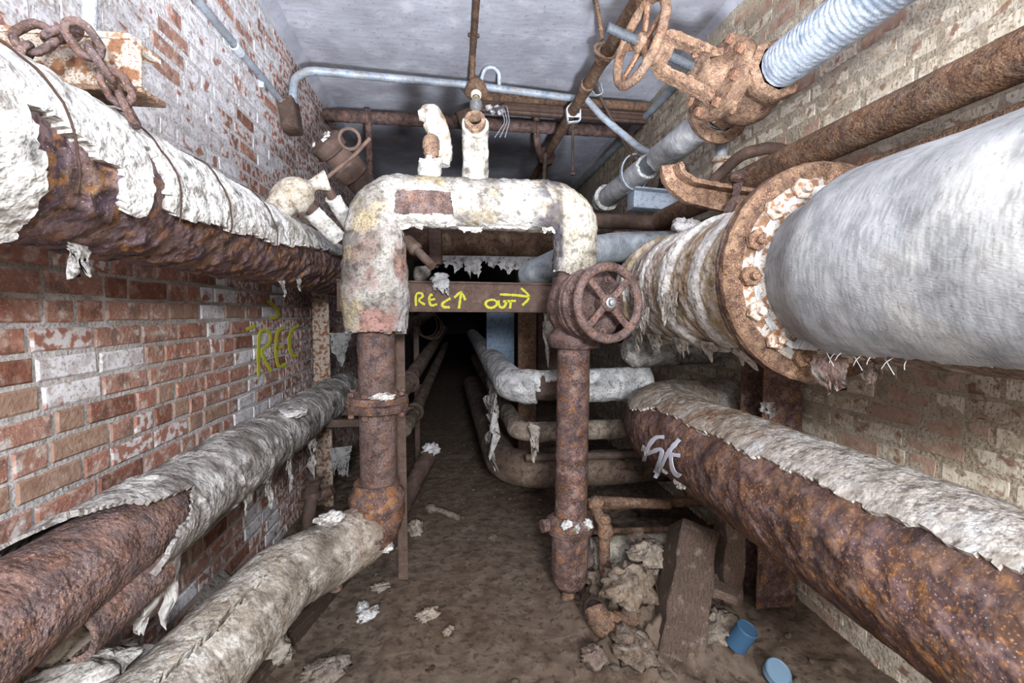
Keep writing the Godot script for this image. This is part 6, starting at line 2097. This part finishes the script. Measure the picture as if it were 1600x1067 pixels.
func build_floor_things() -> void:
	var fd := func(px: float, py: float) -> Vector3:
		var v := cam_basis * Vector3((px - 800.0) / F, (533.5 - py) / F, -1.0)
		var p := Vector3(0, EYE, 0) + v * (EYE / -v.y)
		return Vector3(p.x, floor_h(p), p.z)
	var dusty := rustf(1.0, 0.0, lin("a08f7f"))
	for d in [
		[575, 955, 0.055, 0.02, 0.03, "white crumpled scrap lying on the floor below the elbow pipe", "e6e6ea", "plaster"],
		[566, 945, 0.03, 0.018, 0.04, "smaller white scrap touching the crumpled one on the floor", "dcdce2", "plaster"],
		[668, 965, 0.05, 0.018, 0.04, "pale speckled flat stone alone in the middle of the floor", "b9ada0", "crumbly_plaster"],
		[648, 829, 0.075, 0.045, 0.05, "knobbly pale stone right of the rusty elbow", "b3a89e", "crumbly_plaster"],
		[626, 858, 0.03, 0.02, 0.03, "pebble-sized pale chip beside the rusty elbow", "b0a79f", "crumbly_plaster"],
		[596, 915, 0.06, 0.02, 0.03, "dull grey chip lying on the plate edge on the floor", "a39b92", "crumbly_plaster"],
		[508, 1045, 0.08, 0.03, 0.06, "dark rounded slag lump at the bottom edge left of the plate edge", "8a7f78", "crumbly_plaster"],
		[425, 1030, 0.06, 0.11, 0.07, "tall broken beige lagging chunk standing beside the near lagged pipe", "b8b2a8", "plaster"],
		[395, 1045, 0.05, 0.07, 0.05, "lower lagging chunk leaning on the tall beige one", "a9a298", "crumbly_plaster"],
		[770, 840, 0.04, 0.012, 0.03, "small dark chip near the centre of the floor", "7d7065", "crumbly_plaster"],
		[700, 990, 0.03, 0.012, 0.02, "tiny tan chip right of the speckled stone", "a09182", "crumbly_plaster"],
		[980, 985, 0.12, 0.07, 0.1, "brown dirt clod piled behind the drain bend", "8c7d6f", "crumbly_plaster"],
		[1010, 950, 0.1, 0.06, 0.09, "dusty rubble clod between the drain bend and the timber prop", "a0958a", "crumbly_plaster"],
		[1120, 1010, 0.1, 0.05, 0.1, "rubble clod right of the foot of the timber prop", "8f857b", "crumbly_plaster"],
		[940, 945, 0.08, 0.05, 0.07, "dirt-caked clod close right of the drain bend", "857769", "crumbly_plaster"],
		[990, 1045, 0.1, 0.05, 0.08, "flat brown clod left of the foot of the timber prop", "7c6e62", "crumbly_plaster"],
		[930, 1040, 0.05, 0.03, 0.05, "small brown clod in front of the corroded pipe bend", "80726a", "crumbly_plaster"],
		[1085, 940, 0.12, 0.07, 0.1, "grey rubble clod behind the timber prop", "9a9187", "crumbly_plaster"],
	]:
		var mb := MB.new()
		var p: Vector3 = fd.call(d[0], d[1])
		lump(mb, p + Vector3(0, d[3] * 0.45, 0), Vector3(d[2], d[3], d[4]), d[0] * 0.1, d[0] * 0.013 + d[1] * 0.01, 0.6, paper(d[6]), 26, 16)
		solo(mb, "rubble" if d[2] > 0.05 else "chip", d[7], d[5], "rubble")
	var t := thing("bone_stick", "dusty bone-like stick lying across the floor beyond the knobbly stone", "stick", fd.call(690, 805))
	var mb := MB.new()
	var a: Vector3 = fd.call(668, 800)
	var b: Vector3 = fd.call(716, 814)
	tube(mb, route([a + Vector3(0, 0.025, 0), a.lerp(b, 0.5) + Vector3(0, 0.03, 0), b + Vector3(0, 0.02, 0)], 0.1, 0.008), 0.024, 20, func(s: float, q: float, p: Vector3) -> float:
		plasterf(0.02, 0.002, ["8d8175", "7d7166", "9b9086"], 0.1, 8.0).call(s, q, p)
		return 0.02 + 0.014 * smoothstep(0.06, 0.0, absf(s - 0.04)))
	part(mb, "shaft", "crumbly_plaster", t)
	# the dark curb channel at lower left
	var k0: Vector3 = fd.call(470, 985)
	var k1: Vector3 = fd.call(560, 880)
	timber("floor_batten", "dark timber batten on the floor along the left below the elbow pipe", k0 + (k0 - k1) * 1.2 + Vector3(0, 0.025, 0), k1 + Vector3(0, 0.025, 0), 0.05, 0.06, Vector3.UP, Color(0.5, 0.47, 0.45))
	mb = MB.new()
	box(mb, Transform3D(Basis(Vector3.UP, 0.5), fd.call(150, 1200) + Vector3(-0.02, 0.09, -0.02)), Vector3(0.16, 0.2, 0.16), 0.03, lin("a39a8e"), 0.05)
	solo(mb, "concrete_block", "crumbly_plaster", "rough concrete block under the grey insulated pipe at the lower left", "concrete")
	for k in 3:
		mb = MB.new()
		var p := W([120, 175, 95][k], [1050, 1035, 1000][k], [1.25, 1.38, 1.3][k])
		lump(mb, p + Vector3(0, -0.01, 0), [Vector3(0.12, 0.03, 0.1), Vector3(0.09, 0.03, 0.08), Vector3(0.06, 0.04, 0.07)][k], k * 1.1, 4.0 + k, 0.6, paper(["d6d3d0", "c8c5c2", "aaa095"][k]))
		solo(mb, "fallen_plaster", "plaster", ["largest fallen white plaster slab in the lower left corner", "fallen plaster slab nearest the lagged pipe in the lower left corner", "dull fallen plaster piece highest in the lower left corner"][k], "plaster")
	mb = MB.new()
	box(mb, Transform3D(Basis(Vector3.UP, 0.03), Vector3(-0.96, 0.15, -1.7)), Vector3(0.14, 0.3, 0.8), 0.04, lin("8f857b"), 0.06)
	solo(mb, "concrete_ledge", "crumbly_plaster", "dirty concrete ledge along the foot of the left brick wall", "concrete")
	t = thing("pipe_scrap", "corroded pipe bend half buried in the dirt left of the timber prop foot", "pipe", fd.call(950, 1000))
	var p0: Vector3 = fd.call(932, 1005)
	steel(t, "steel_pipe", route([p0 + Vector3(0, 0.09, -0.03), p0 + Vector3(0.01, 0.05, 0.02), p0 + Vector3(0.18, 0.05, 0.03)], 0.06, 0.008), 0.05, 32, "rust_orange", 0.008, Color(0.7, 0.6, 0.54), 2)
	mb = MB.new()
	lathe(mb, axis_at(p0 + Vector3(0, 0.085, -0.025), Vector3(-0.1, 0.7, 0.5)), [[0.05, 0.0], [0.056, 0.008], [0.05, 0.018], [0.036, 0.02], [0.034, 0.006], [0.0, 0.005]], 26, Color(0.35, 0.3, 0.28), 0.004)
	part(mb, "open_end", "rust_plain", t)
	for d in [[1020, 940, 0.24, "weathered grey board end sticking out left of the timber prop", 0.9], [1110, 985, 0.2, "weathered grey board end sticking out right of the timber prop", 0.4]]:
		var p: Vector3 = fd.call(d[0], d[1])
		var along: Vector3 = Basis(Vector3.UP, -d[4]) * Vector3(cos(0.25), -sin(0.25), 0) * d[2] * 0.5
		timber("board", d[3], p + Vector3(0, 0.1, 0) - along, p + Vector3(0, 0.1, 0) + along, 0.1, 0.035, Vector3.UP, Color(1, 1, 1), 0.008)
	# two blue cans
	t = thing("can", "dusty blue can lying in the rubble right of the timber prop", "can", fd.call(1152, 1040))
	mb = MB.new()
	var cx := axis_at(fd.call(1148, 1040) + Vector3(0, 0.01, 0), Vector3(0.25, 0.85, 0.3))
	lathe(mb, cx, [[0.0, 0.0], [0.036, 0.001], [0.04, 0.006], [0.04, 0.1], [0.036, 0.104], [0.034, 0.1], [0.0, 0.099]], 30, Color.WHITE, 0.0)
	part(mb, "body", "blue_plastic", t)
	t = thing("can", "pale blue can lid half buried at the bottom edge before the rusty column", "can", fd.call(1212, 1075))
	mb = MB.new()
	lathe(mb, axis_at(fd.call(1210, 1075) + Vector3(0, 0.015, 0), Vector3(0.1, 0.8, 0.5)), [[0.0, 0.0], [0.045, 0.001], [0.047, 0.03], [0.044, 0.034], [0.04, 0.03], [0.0, 0.029]], 30, Color.WHITE, 0.0)
	part(mb, "lid", "blue_pale", t)
	# grit nobody could count
	var grit := MultiMesh.new()
	grit.transform_format = MultiMesh.TRANSFORM_3D
	grit.use_colors = true
	var gm := MB.new()
	lump(gm, Vector3.ZERO, Vector3(1, 0.6, 0.8), 0.0, 3.0, 0.6, plainf(1.0), 8, 5)
	grit.mesh = gm.mesh(Vector3.ZERO)
	grit.instance_count = 900
	for i in 900:
		var x := rng.randf_range(-0.9, 1.45)
		var z := -rng.randf_range(1.3, 5.0)
		var s := 0.003 + 0.011 * pow(rng.randf(), 3.0)
		if absf(x) > 0.5: s *= 1.5
		grit.set_instance_transform(i, Transform3D(Basis(Vector3.UP, rng.randf() * 6.0).scaled(Vector3.ONE * s), Vector3(x, floor_h(Vector3(x, 0, z)) + s * 0.3, z)))
		grit.set_instance_color(i, lin("b5a899").lerp(lin("6a5b50"), rng.randf()))
	var mi := MultiMeshInstance3D.new()
	mi.name = "floor_grit"
	mi.multimesh = grit
	mi.material_override = M["crumbly_plaster"]
	add_child(mi)
	tag(mi, "fine plaster grit scattered over the dirt floor", "grit", "", "stuff")
